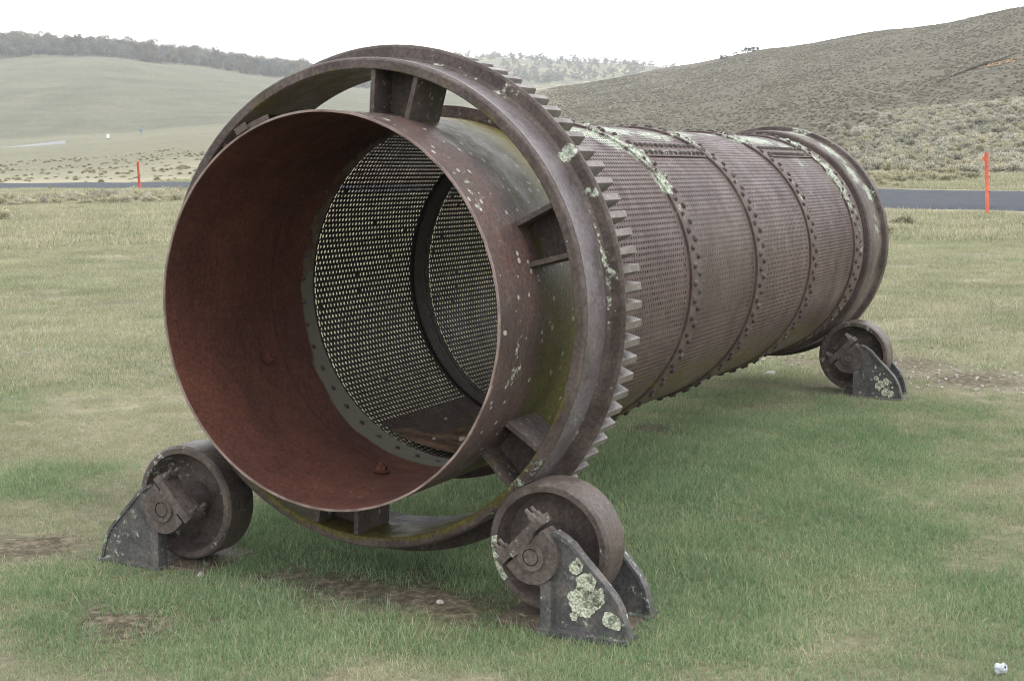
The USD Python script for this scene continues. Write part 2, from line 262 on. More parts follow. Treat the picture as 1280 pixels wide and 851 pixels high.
verge = (1 - ss(np.abs(gD - rn + 1.0), 1.0, 3.5)) + (1 - ss(np.abs(gD - rf - 3.5), 2.5, 9.0)); verge = np.clip(verge, 0, 1)
righthill = ss(pxv, 560, 760) * ss(gD, 60, 85) * (gD < 700); lefthill = ss(-pxv, -640, -560) * np.maximum(ss(gD, 300, 350), .55 * ss(gD, 98, 140)) * (gD < 1200)
farhill = ss(gD, 700, 860)
soil = blob(gx, gy, [(CAM[0] + 165 * math.sin(azim(1241)), CAM[1] + 165 * math.cos(azim(1241)), 4.0, 1.0), (CAM[0] + 118 * math.sin(azim(1276)), CAM[1] + 118 * math.cos(azim(1276)), 2.2, 0.9), (CAM[0] + 96 * math.sin(azim(1262)), CAM[1] + 96 * math.cos(azim(1262)), 1.6, 0.8)])
M_ground = usdkit.material(stage, LK + 'ground', {
    'g': ('geometry', {}), 'n1': ('noise_texture', {'scale': 0.9, 'detail': 8.0, 'roughness': 0.65}), 'n2': ('noise_texture', {'scale': 26.0, 'detail': 6.0, 'roughness': 0.7}),
    'n3': ('noise_texture', {'scale': 0.05, 'detail': 11.0, 'roughness': 0.72}), 'n4': ('noise_texture', {'scale': 0.75, 'detail': 5.0, 'roughness': 0.75}),
    'dry': ('rgb_ramp', {'ramp': [(0.3, (0.155, 0.145, 0.10)), (0.5, (0.225, 0.215, 0.15)), (0.7, (0.30, 0.285, 0.20))]}),
    'green': ('rgb_ramp', {'ramp': [(0.3, (0.055, 0.075, 0.03)), (0.7, (0.11, 0.135, 0.058))]}),
    'ag': ('attribute', {'attribute': 'green'}), 'mg': ('mix', {}),
    'av': ('attribute', {'attribute': 'verge'}), 'mv': ('mix', {'color2': (0.28, 0.262, 0.19)}),
    'ar': ('attribute', {'attribute': 'righthill'}), 'rc': ('rgb_ramp', {'ramp': [(0.36, (0.055, 0.050, 0.037)), (0.5, (0.093, 0.086, 0.063)), (0.64, (0.15, 0.14, 0.107))]}), 'mr': ('mix', {}),
    'lmx': ('mix_float', {'fac': .5}), 'al': ('attribute', {'attribute': 'lefthill'}), 'lc': ('rgb_ramp', {'ramp': [(0.36, (0.066, 0.073, 0.051)), (0.5, (0.113, 0.117, 0.080)), (0.64, (0.172, 0.167, 0.115))]}), 'ml': ('mix', {}),
    'af': ('attribute', {'attribute': 'farhill'}), 'fc': ('rgb_ramp', {'ramp': [(0.40, (0.07, 0.08, 0.06)), (0.52, (0.12, 0.125, 0.08)), (0.62, (0.27, 0.24, 0.13))]}), 'mf': ('mix', {}),
    'ad': ('attribute', {'attribute': 'dirt'}), 'dc': ('rgb_ramp', {'ramp': [(0.32, (0.045, 0.037, 0.026)), (0.52, (0.105, 0.088, 0.062)), (0.70, (0.22, 0.19, 0.14))]}), 'md': ('mix', {}),
    'as': ('attribute', {'attribute': 'soil'}), 'ms': ('mix', {'color2': (0.34, 0.19, 0.095)}),
    'sf': ('math', {'math_type': 'multiply'}), 'sn': ('map_range', {'from_min': 0.47, 'from_max': 0.55, 'clamp': True}),
    'v2': ('map_range', {'from_min': 0.3, 'from_max': 0.7, 'to_min': 0.75, 'to_max': 1.2}), 'mul': ('mix', {'mix_type': 'multiply', 'fac': 1.0}),
    'b': ('bump', {'strength': 0.6, 'distance': 0.03}), 'p': ('principled_bsdf', {'roughness': 0.95, 'specular_ior_level': 0.15})},
    [('g.position', f'{n}.vector') for n in ('n1', 'n2', 'n3', 'n4')] + [('n1.fac', 'dry.fac'), ('n1.fac', 'green.fac'), ('ag.fac', 'mg.fac'), ('dry.color', 'mg.color1'), ('green.color', 'mg.color2'),
     ('av.fac', 'mv.fac'), ('mg.color', 'mv.color1'), ('n4.fac', 'rc.fac'), ('ar.fac', 'mr.fac'), ('mv.color', 'mr.color1'), ('rc.color', 'mr.color2'),
     ('n3.fac', 'lmx.a'), ('n4.fac', 'lmx.b'), ('lmx.result', 'lc.fac'), ('al.fac', 'ml.fac'), ('mr.color', 'ml.color1'), ('lc.color', 'ml.color2'), ('n3.fac', 'fc.fac'), ('af.fac', 'mf.fac'), ('ml.color', 'mf.color1'), ('fc.color', 'mf.color2'),
     ('n2.fac', 'dc.fac'), ('ad.fac', 'md.fac'), ('mf.color', 'md.color1'), ('dc.color', 'md.color2'), ('n4.fac', 'sn.value'), ('as.fac', 'sf.value1'), ('sn.result', 'sf.value2'), ('sf.value', 'ms.fac'), ('md.color', 'ms.color1'),
     ('n2.fac', 'v2.value'), ('ms.color', 'mul.color1'), ('v2.result', 'mul.color2'), ('mul.color', 'p.base_color'), ('n2.fac', 'b.height'), ('b.normal', 'p.normal')], surface='p.BSDF')
gm = put('/World', 'ground', (V, F), M_ground, smooth=True, attrs={'green': g_ * np.exp(-gD / 30), 'dirt': np.maximum(d_ * (gD < 40), .34 * np.exp(-gD / 16)), 'verge': verge, 'righthill': righthill, 'lefthill': lefthill, 'farhill': farhill, 'soil': soil})
tag(gm, 'open grassy ground rolling up to the hills', 'ground', kind='structure')

# roads
def road_sheet(name, az, dn, df, lift, mat, label):
    t = np.linspace(0, 1, 9); P = []
    for a_, n_, f_ in zip(az, dn, df):
        Dk = n_ + (f_ - n_) * t; P.append(np.stack([CAM[0] + Dk * math.sin(a_), CAM[1] + Dk * math.cos(a_)], -1))
    P = np.array(P); z = height(P[..., 0], P[..., 1], False) + lift
    z[:, 0] -= lift * 1.6; z[:, -1] -= lift * 1.6           # edges sink into the verge
    v = np.concatenate([P, z[..., None]], -1).reshape(-1, 3); i = np.arange(len(az) * 9).reshape(len(az), 9)
    q = np.stack([i[:-1, :-1], i[1:, :-1], i[1:, 1:], i[:-1, 1:]], -1).reshape(-1, 4); f = np.vstack([q[:, :3], q[:, [0, 2, 3]]])
    tm = trimesh.Trimesh(v, f, process=False)
    if tm.face_normals[:, 2].mean() < 0: f = f[:, ::-1]
    tag(put('/World', name, (v, f), mat, smooth=True), label, 'road', kind='structure')
ra = np.linspace(azim(-850), azim(2200), 260); n_, f_ = road_range(ra)
road_sheet('road', ra, n_, f_, 0.07, M_asphalt, 'dark grey sealed road crossing behind the rusty drum')
ra2 = np.linspace(azim(-600), azim(84), 60); k2 = np.linspace(0, 1, 60)
road_sheet('far_road', ra2, np.interp(k2, [0, 1], [235, 268]), np.interp(k2, [0, 1], [262, 287]), 0.3, simple('far_asphalt', (0.17, 0.18, 0.185), (0.23, 0.24, 0.245), 0.2, 0.9), 'pale strip of far road at the foot of the left hill')

# ------------------------------------------------------------------ the rotary screen drum (local x along the axis, y to the left, z up; drum units * S)
D2R = math.pi / 180
def polarv(v):       # local vertex (metres) -> u, radius, angle (0 = right, 90 = top)
    u = v[:, 0] / S; b = v[:, 1] / S; z = v[:, 2] / S
    return u, np.hypot(b, z), np.degrees(np.arctan2(z, -b))
def ring(profile, n=160, th0=0.0, th1=360.0, sub=0.05):
    """Closed profile of (u, r) revolved about the axis; a wedge when th0..th1 is less than a turn."""
    pr = []
    for p, q in zip(profile, profile[1:] + profile[:1]):
        k = max(1, int(math.hypot(q[0] - p[0], q[1] - p[1]) / sub + 0.5))
        pr += [(p[0] + (q[0] - p[0]) * i / k, p[1] + (q[1] - p[1]) * i / k) for i in range(k)]
    pr = np.array(pr); m = len(pr); full = abs(th1 - th0) >= 359.99
    th = np.radians(np.linspace(th0, th1, n, endpoint=not full))
    v = np.stack([np.broadcast_to(pr[:, 0], (n, m)), -np.cos(th)[:, None] * pr[:, 1], np.sin(th)[:, None] * pr[:, 1]], -1).reshape(-1, 3) * S
    i = np.arange(n * m).reshape(n, m); j = np.roll(i, -1, 1)
    if full: a_, b_ = np.roll(i, -1, 0), np.roll(j, -1, 0)
    else: a_, b_, i, j = i[1:], j[1:], i[:-1], j[:-1]
    q = np.stack([i, j, b_, a_], -1).reshape(-1, 4); f = np.vstack([q[:, :3], q[:, [0, 2, 3]]])
    if not full:
        from shapely.geometry import Polygon as Pg
        tv, tf = trimesh.creation.triangulate_polygon(Pg(pr), engine='earcut')
        if len(tv) == m:
            order = [int(np.argmin(np.hypot(*(pr - p).T))) for p in tv]
            e0 = np.array(order)[tf]; f = np.vstack([f, e0, e0[:, ::-1] + (n - 1) * m])
    tm = trimesh.Trimesh(v, f, process=False)
    if tm.volume < 0: tm.invert()
    return tm
def angd(a, b): return np.abs((a - b + 180) % 360 - 180)
# lichen, moss and grime where they grow: (u, angle, half length, half width in degrees, strength)
LICHEN = [(1.9, 78, .55, 9, .9), (2.2, 72, .5, 8, .8), (2.35, 69, .35, 9, 1.0), (2.5, 60, .25, 9, .9), (2.66, 52, .16, 9, .85), (2.62, 38, .14, 8, .8), (2.62, 26, .12, 5, .55), (3.0, 74, .6, 9, .9), (3.6, 70, .6, 8, .75), (4.4, 76, .5, 8, .7), (4.1, 66, .2, 12, .7), (5.5, 68, .25, 12, .75),
          (4.05, 50, .12, 26, .45), (5.5, 30, .1, 40, .4), (5.2, 78, .4, 7, .7), (6.1, 72, .6, 10, .95), (6.6, 66, .4, 10, .6), (6.5, 60, .5, 12, .35), (6.3, 50, .4, 14, .38), (6.95, 40, .22, 40, .6), (7.05, 68, .18, 12, .85), (7.1, 5, .16, 26, .45), (7.1, -35, .16, 20, .45), (3.3, 55, .55, 6, .42)]
def spots(items, base=0.0):
    def fn(v):
        u, r, th = polarv(v); out = np.full(len(v), base)
        for cu, ct, lu, lt, s in items: out = np.maximum(out, s * (1.15 - np.minimum(np.hypot((u - cu) / lu, angd(th, ct) / lt), 1.15)))
        return out
    return fn
drum = thing('rotary_screen', 'long rusted perforated rotary screen drum with a toothed ring lying on rollers', 'rotary screen', (0, 0, ZC), YAW)
def n_only(v): return np.zeros(len(v))
# mouth shell: inner face and outer face in one plate; colours differ inside and out by wear
R0 = 1.0
inner_grime = lambda v: np.where(polarv(v)[1] < 0.995, 1.15 * ss(polarv(v)[0] + .115 * ss(-np.sin(np.radians(polarv(v)[2])), .15, .95), 1.225, 1.265) * (0.50 + 0.50 * ss(-np.sin(np.radians(polarv(v)[2])), -0.45, 0.3)), 0.0)
shell_moss = lambda v: np.where(polarv(v)[1] > 0.99, ss(polarv(v)[0], 0.33, 0.62) * (0.78 + 0.1 * np.cos(np.radians(polarv(v)[2] - 30))), 0)
shell = ring([(0, R0), (1.36, R0), (1.36, R0 - .0055), (0, R0 - .0055)], 220)
put(drum, 'mouth_shell', shell, M_shell, attrs={'moss': shell_moss, 'lichen': spots([(0.12, 35, .12, 30, .35), (.2, -12, .15, 14, .4), (.15, 80, .15, 25, .38)]), 'grime': lambda v: 0.25 * ss(np.cos(np.radians(polarv(v)[2] - 50)), 0.2, 0.9)})
liner = ring([(0.004, R0 - .006), (1.02, R0 - .006), (1.02, R0 - .009), (1.35, R0 - .009), (1.35, R0 - .0135), (1.02, R0 - .0135), (1.012, R0 - .0105), (0.004, R0 - .0105)], 220)
put(drum, 'mouth_lining', liner, M_in, attrs={'grime': inner_grime, 'moss': n_only, 'lichen': spots([(.35, -95, .3, 12, .25)])}, label='red-brown inner face of the drum mouth')
rimm = ring([(-.004, R0 + .0005), (0.003, R0 + .0015), (0.003, R0 - .0112), (-.004, R0 - .0105)], 360)
_nz = meshkit.fbm(rimm.vertices * [40, 22, 22], 3, 6) - .5; rimm.vertices[:, 0] += _nz * .006; rimm.vertices[:, 1:] *= (1 + _nz * .0035)[:, None]
put(drum, 'mouth_rim', rimm, M_rim)
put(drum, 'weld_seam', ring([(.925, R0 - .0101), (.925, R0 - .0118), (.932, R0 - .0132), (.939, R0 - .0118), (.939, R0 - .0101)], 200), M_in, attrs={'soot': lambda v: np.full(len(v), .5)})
# inner rivet ring and bolts inside the mouth
def domes(items, rad, hgt, inward=False, seg=7):
    """Rivet heads at (u, radius, angle)."""
    a = np.linspace(0, 2 * math.pi, seg, endpoint=False)
    base = np.vstack([np.stack([rad * np.cos(a), rad * np.sin(a), 0 * a], 1), np.stack([rad * .78 * np.cos(a), rad * .78 * np.sin(a), 0 * a + hgt * .72], 1), [[0, 0, hgt]]])
    k = np.arange(seg); k1 = (k + 1) % seg
    f0 = np.vstack([np.stack([k, k1, seg + k1], 1), np.stack([k, seg + k1, seg + k], 1), np.stack([seg + k, seg + k1, np.full(seg, 2 * seg)], 1)])
    V, F = [], []
    for j, (u, r, th) in enumerate(items):
        t = th * D2R; n = np.array([0, -math.cos(t), math.sin(t)]) * (-1 if inward else 1); e1 = np.array([1, 0, 0]); e2 = np.cross(n, e1)
        o = np.array([u, -math.cos(t) * r, math.sin(t) * r])
        sc = rng.uniform(.88, 1.12)
        V.append((o + sc * (base[:, :1] * e1 + base[:, 1:2] * e2) + base[:, 2:] * n) * S); F.append(f0 + j * len(base))
    return np.vstack(V), np.vstack(F)
put(drum, 'inner_rivets', domes([(1.25, R0 - .0135, 5 + i * 360 / 44) for i in range(44)], .017, .013, True), M_rivet, smooth=True, kind='stuff', attrs={'lichen': n_only})
for u, th in ((.775, -158), (.80, -99.6)):
    t = th * D2R; hx = trimesh.creation.cylinder(radius=.032 * S, height=.04 * S, sections=6); cyl = trimesh.creation.cylinder(radius=.014 * S, height=.03 * S, sections=12); cyl.apply_translation([0, 0, -.022 * S])
    w = trimesh.creation.cylinder(radius=.046 * S, height=.008 * S, sections=18); w.apply_translation([0, 0, .012 * S])
    m = cat_([hx, cyl, w]); m.apply_transform(trimesh.geometry.align_vectors([0, 0, 1], [0, -math.cos(t), math.sin(t)]))
    m.apply_translation(np.array([u, -math.cos(t) * .963, math.sin(t) * .963]) * S); put(drum, 'bolt', m, M_in)
put(drum, 'rim_tab', cat_([ring([(0.0, 1.003), (.12, 1.003), (.12, 1.028), (0.0, 1.028)], 10, 107, 118.5), ring([(-.012, 1.003), (.06, 1.003), (.06, 1.04), (-.012, 1.04)], 6, 114.5, 119)]), M_tyre)
# flange ring where the mouth joins the screen
put(drum, 'joint_flange', ring([(1.20, 1.001), (1.34, 1.001), (1.34, 1.03), (1.23, 1.03), (1.23, 1.066), (1.20, 1.066)], 200), M_strap, attrs={'lichen': spots([(1.22, 70, .1, 40, .3)]), 'moss': lambda v: np.full(len(v), .2)})

# perforated screen plates: every hole is cut through
def perforated(u0, u1, rad, thick, pitch, hole, margin=.05, gap=(0, 0)):
    nv = int(2 * math.pi * rad / (pitch * .915)); nu = int((u1 - u0 - 2 * margin) / pitch); du = (u1 - u0 - 2 * margin) / (nu + .5); dth = 2 * math.pi / nv
    k = 6; ha = np.arange(k) * 2 * math.pi / k + math.pi / 6
    rows = []
    I, J = np.meshgrid(np.arange(nv), np.arange(nu), indexing='ij'); I, J = I.ravel(), J.ravel()
    keep = np.ones(len(I), bool)
    uc = u0 + margin + (J + .5 + .5 * (I % 2)) * du; tc = (I + .5) * dth
    jr = np.random.default_rng(int(u0 * 100))
    wob = 1 + jr.normal(0, .06, len(I))
    solid = np.zeros(len(I), bool)
    for a0, a1 in [gap]:
        if a1 > a0: solid = (np.degrees(tc) > a0) & (np.degrees(tc) < a1)
    solid |= jr.random(len(I)) < .006
    cu = np.stack([-du / 2, du / 2, du / 2, -du / 2] * 1); ct = np.array([-dth / 2, -dth / 2, dth / 2, dth / 2])
    hu, ht = hole * np.cos(ha), 1.04 * hole * np.sin(ha) / rad
    hs = np.where(solid, .02, wob)[:, None]
    U = np.concatenate([uc[:, None] + cu[None], uc[:, None] + hu[None] * hs], 1); T = np.concatenate([tc[:, None] + ct[None], tc[:, None] + ht[None] * hs], 1)
    # corner/hole triangulation of one cell: corners 0..3, hole 4..9 (hole angles 30,90,...)
    tri = np.array([(0, 1, 8), (1, 9, 8), (1, 2, 9), (2, 4, 9), (2, 5, 4), (2, 3, 5), (3, 6, 5), (3, 7, 6), (3, 0, 7), (0, 8, 7)])
    n = len(I); pv = U.shape[1]
    def lay(r): return np.stack([U, -np.cos(T) * r, np.sin(T) * r], -1).reshape(-1, 3) * S
    no = np.stack([0 * T, -np.cos(T), np.sin(T)], -1).reshape(-1, 3)
    off = (np.arange(n) * pv)[:, None, None]
    fo = (tri[None] + off).reshape(-1, 3)
    Vs, Ns, Fs = [lay(rad), lay(rad - thick)], [no, -no], [fo, fo[:, ::-1] + n * pv]
    hv = np.concatenate([U[:, 4:], U[:, 4:]], 1); tv = np.concatenate([T[:, 4:], T[:, 4:]], 1); rr = np.concatenate([np.full((n, k), rad), np.full((n, k), rad - thick)], 1)
    W = np.stack([hv, -np.cos(tv) * rr, np.sin(tv) * rr], -1).reshape(-1, 3) * S
    cdir = -np.concatenate([hu, hu])[None] * np.ones((n, 1)); tdir = -np.concatenate([ht, ht])[None] * np.ones((n, 1)) * rad
    Wn = np.stack([cdir, np.sin(tv) * tdir, np.cos(tv) * tdir], -1).reshape(-1, 3); Wn /= np.linalg.norm(Wn, axis=1, keepdims=True)
    i = np.arange(k); i1 = (i + 1) % k
    wf = np.vstack([np.stack([i, i1, k + i1], 1), np.stack([i, k + i1, k + i], 1)])
    Vs.append(W); Ns.append(Wn); Fs.append((wf[None] + (np.arange(n) * 2 * k)[:, None, None]).reshape(-1, 3) + 2 * n * pv)
    v, nn, f = np.vstack(Vs), np.vstack(Ns), np.vstack(Fs)
    fn = np.cross(v[f[:, 1]] - v[f[:, 0]], v[f[:, 2]] - v[f[:, 0]]); bad = (fn * nn[f[:, 0]]).sum(1) < 0
    f[bad] = f[bad][:, ::-1]
    return v, f, nn
def blank(u0, u1, rad, thick): return ring([(u0, rad), (u1, rad), (u1, rad - thick), (u0, rad - thick)], 180)
SEAMS = [2.584, 3.965, 5.399, 6.869]; SW = .185; starts = [1.34] + [s + SW - .03 for s in SEAMS[:3]]
screen_lichen = spots(LICHEN, 0.0)
screen_moss = lambda v: (polarv(v)[1] > 1.004) * .50 * ss(-np.sin(np.radians(polarv(v)[2])), 0.2, 0.75)
TH = .0042
for k, (u0, u1) in enumerate(zip(starts, [s + .03 for s in SEAMS])):
    pitch, hole = ((.0372, .0106), (.0372, .0098), (.0372, .0098), (.0300, .0080))[k]
    gap = ((0, 0), (53, 59), (0, 0), (54, 60))[k]
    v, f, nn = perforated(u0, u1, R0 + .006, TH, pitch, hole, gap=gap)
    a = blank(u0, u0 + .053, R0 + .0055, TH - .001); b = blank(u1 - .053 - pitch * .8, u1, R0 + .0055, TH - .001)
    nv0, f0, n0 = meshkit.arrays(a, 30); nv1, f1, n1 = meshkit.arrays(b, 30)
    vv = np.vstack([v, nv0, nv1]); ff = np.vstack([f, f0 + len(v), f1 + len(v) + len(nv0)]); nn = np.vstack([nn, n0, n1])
    put(drum, 'screen_plate', (vv, ff), M_screen, smooth=False, normals=nn, attrs={'lichen': lambda v: screen_lichen(v) * (polarv(v)[1] > 1.0045), 'soot': lambda v: (polarv(v)[1] < 1.0042) * 1.0, 'moss': screen_moss, 'grime': spots([(6.4, 50, .7, 30, .45), (4.7, 65, .7, 25, .25)])})  # inner face painted near black to stand for the dim drum interior
for k, su in enumerate(SEAMS):
    w = SW if k < 3 else .33
    st = put(drum, 'seam_strap', ring([(su, 1.0065), (su, 1.020), (su + .008, 1.0235), (su + w - .008, 1.0225), (su + w, 1.017), (su + w, 1.0065)], 200), M_strap, attrs={'lichen': spots(LICHEN, .06), 'moss': lambda v: .8 * screen_moss(v), 'grime': lambda v: np.full(len(v), .2)})
    nr = 58; it = [(su + .05, 1.0225, i * 360 / nr) for i in range(nr)] + [(su + min(w, .24) - .055, 1.022, (i + .5) * 360 / nr) for i in range(nr)]
    put(st, 'rivets', domes(it, .0225, .020), M_rivet, smooth=True, kind='stuff', attrs={'lichen': spots(LICHEN, .0)})
    put(drum, 'inner_band', ring([(su - .02, .9925), (su + w * .46, .9925), (su + w * .46, .982), (su - .02, .982)], 180), M_strap, attrs={'lichen': n_only, 'grime': n_only, 'soot': lambda v: np.full(len(v), .75)})  # band darkened the same way, interior shade put into its colour
for u0, u1, th in ((SEAMS[0] + SW + .004, SEAMS[1] - .004, 56), (SEAMS[2] + SW + .004, SEAMS[3] - .004, 57.5)):
    st = put(drum, 'lap_strip', ring([(u0, 1.0062), (u0, 1.015), (u1, 1.015), (u1, 1.0062)], 12, th - 4.4, th + 4.4), M_strap, attrs={'lichen': spots(LICHEN, .12)})
    m = int((u1 - u0) / .085); it = [(u0 + .05 + i * (u1 - u0 - .1) / (m - 1), 1.0145, th + s * 2.4) for i in range(m) for s in (-1, 1)]
    put(st, 'rivets', domes(it, .021, .019), M_rivet, smooth=True, kind='stuff', attrs={'lichen': spots(LICHEN, .0)})
# front riding ring with its flange, toothed ring behind it
T0 = .357
ty = put(drum, 'riding_ring', ring([(T0, 1.222), (T0, 1.262), (T0 + .006, 1.270), (T0 + .018, 1.276), (.60, 1.274), (.625, 1.281), (.638, 1.295), (.642, 1.345), (.648, 1.355), (.655, 1.36), (.668, 1.36), (.668, 1.219), (.66, 1.217), (T0 + .006, 1.217)], 260),
         M_tyre, smooth=24, attrs={'lichen': spots([(.635, 37, .035, 2.2, 1.0), (.63, 27, .03, 1.6, .7), (.625, 58, .04, 2, .5), (.625, 10, .028, 34, .50), (.625, 65, .02, 30, .42), (.6, -25, .05, 22, .47), (.55, -32, .08, 10, .45), (.36, -40, .05, 20, .36)]),
                                   'moss': lambda v: np.where(polarv(v)[1] < 1.225, .42 + .45 * ss(-np.sin(np.radians(polarv(v)[2])), .3, .95), 0.10)})
put(ty, 'tread', ring([(.380, 1.2755), (.60, 1.2735), (.60, 1.277), (.575, 1.2785), (.40, 1.2795), (.380, 1.278)], 260), M_tread, attrs={'lichen': spots([(.5, -24, .08, 6, .42), (.5, -40, .08, 4, .4), (.5, 60, .05, 5, .42)])}, label='smooth worn tread of the riding ring')
gear = put(drum, 'gear_ring', ring([(.670, 1.222), (.670, 1.272), (.895, 1.272), (.895, 1.222)], 260), M_tyre, smooth=24, attrs={'moss': lambda v: np.full(len(v), .1)})
tooth_v = []
for y, z in ((.031, 1.262), (.0285, 1.295), (.0205, 1.342), (.0165, 1.351)):
    tooth_v.append((y, z))
poly = [(y, z) for y, z in tooth_v] + [(-y, z) for y, z in tooth_v[::-1]]
def tooth(th):
    t = th * D2R; vs = []
    j = rng.normal(0, .0012)
    for u in (.6705, .899 + j):
        for y, z in poly: vs.append((u, -math.cos(t) * z - math.sin(t) * y, math.sin(t) * z - math.cos(t) * y))
    h = trimesh.Trimesh(np.array(vs) * S, process=False).convex_hull
    return h
for i in range(90): put(gear, 'gear_tooth', tooth(73.1 - 4.0 * i), M_tooth, smooth=25)
# six brackets between the shell and the riding ring
for i in range(6):
    cth = 80.0 - 59.6 * i
    def rad_plate(th, u0, u1, th_w, r0, r1):
        t = th * D2R; e = np.array([0, -math.cos(t), math.sin(t)]); s = np.array([0, -math.sin(t), -math.cos(t)]); vs = []
        for u, ra, rb in ((u0, r0, r1), (u1, r0, r1)):
            for rr in (ra, rb):
                for k in (-th_w, th_w): vs.append(np.array([u, 0, 0]) + e * rr + s * k)
        return trimesh.convex.convex_hull(np.array(vs) * S)
    t = cth * D2R
    web = rad_plate(cth, .54, .57, .118, 1.004, 1.214)
    br = put(drum, 'bracket', web, M_tyre, smooth=20, attrs={'moss': lambda v: np.full(len(v), .35)})
    for s in (-6.0, 6.0): put(br, 'side_plate', rad_plate(cth + s, .375, .69, .0125, .9985, 1.2175), M_tyre, smooth=20, attrs={'moss': lambda v: np.full(len(v), .25), 'lichen': lambda v: np.full(len(v), .22)})
# rear end: end shell and rear riding ring
put(drum, 'end_shell', ring([(6.86, 1.004), (7.84, 1.004), (7.84, .993), (6.86, .993)], 160), M_strap, attrs={'lichen': n_only})
put(drum, 'rear_riding_ring', ring([(7.262, 1.0045), (7.262, 1.052), (7.275, 1.066), (7.40, 1.072), (7.67, 1.074), (7.70, 1.082), (7.705, 1.112), (7.715, 1.118), (7.80, 1.118), (7.81, 1.112), (7.81, 1.0045)], 220), M_tyre, smooth=24,
    attrs={'lichen': spots([(7.5, 55, .22, 14, .75), (7.45, 38, .2, 12, .75), (7.6, 28, .14, 8, .9), (7.55, 10, .14, 16, .5), (7.5, -20, .14, 20, .4), (7.6, 75, .25, 12, .7)]), 'grime': lambda v: .42 * ((polarv(v)[0] > 7.36) & (polarv(v)[0] < 7.69)), 'moss': n_only})
# debris lying in the drum
stones = []
for i in range(46):
    u, th = rng.uniform(1.6, 3.4), rng.uniform(-118, -62); t = th * D2R; m = trimesh.creation.icosphere(1, rng.uniform(.012, .034) * S)
    m.vertices *= rng.uniform(.5, 1.1, 3); m.vertices += rng.normal(0, .0025, m.vertices.shape); m.apply_translation(np.array([u, -math.cos(t) * .985, math.sin(t) * .985]) * S); stones.append(m)
bu, bt = np.meshgrid(np.linspace(1.45, 3.5, 60), np.linspace(-124, -60, 40), indexing='ij')
bed = np.stack([bu, bt, 0 * bu], -1); th_ = .03 * ss(meshkit.fbm(np.stack([bu * 3.2, bt * .07, 0 * bu], -1), 4, 14) - .35 * np.abs((bt + 92) / 32) ** 2, .30, .62) + .006 * (meshkit.fbm(np.stack([bu * 16, bt * .4, 0 * bu], -1), 3, 2) - .5)
rr_b = 1.003 - th_; tb = bt * D2R; bv = np.stack([bu, -np.cos(tb) * rr_b, np.sin(tb) * rr_b], -1).reshape(-1, 3) * S
bi = np.arange(60 * 40).reshape(60, 40); bq = np.stack([bi[:-1, :-1], bi[1:, :-1], bi[1:, 1:], bi[:-1, 1:]], -1).reshape(-1, 4); bedm = trimesh.Trimesh(bv, np.vstack([bq[:, :3], bq[:, [0, 2, 3]]]), process=False)
bedm.apply_transform(trimesh.transformations.rotation_matrix(YAW, [0, 0, 1])); bedm.apply_translation([0, 0, ZC])
tag(put('/World', 'rust_dirt', bedm, simple('rust_dirt', (.035, .022, .015), (.15, .10, .065), 14.0, .95, .1, .5), smooth=True), 'rust flakes and dirt caked along the bottom inside the drum', 'dirt', kind='stuff')
sv = cat_(stones).copy(); sv.apply_transform(trimesh.transformations.rotation_matrix(YAW, [0, 0, 1])); sv.apply_translation([0, 0, ZC])
tag(put('/World', 'rubble', sv, M_stone, smooth=False), 'small pale rubble lying in the bottom of the drum', 'rubble', kind='stuff')

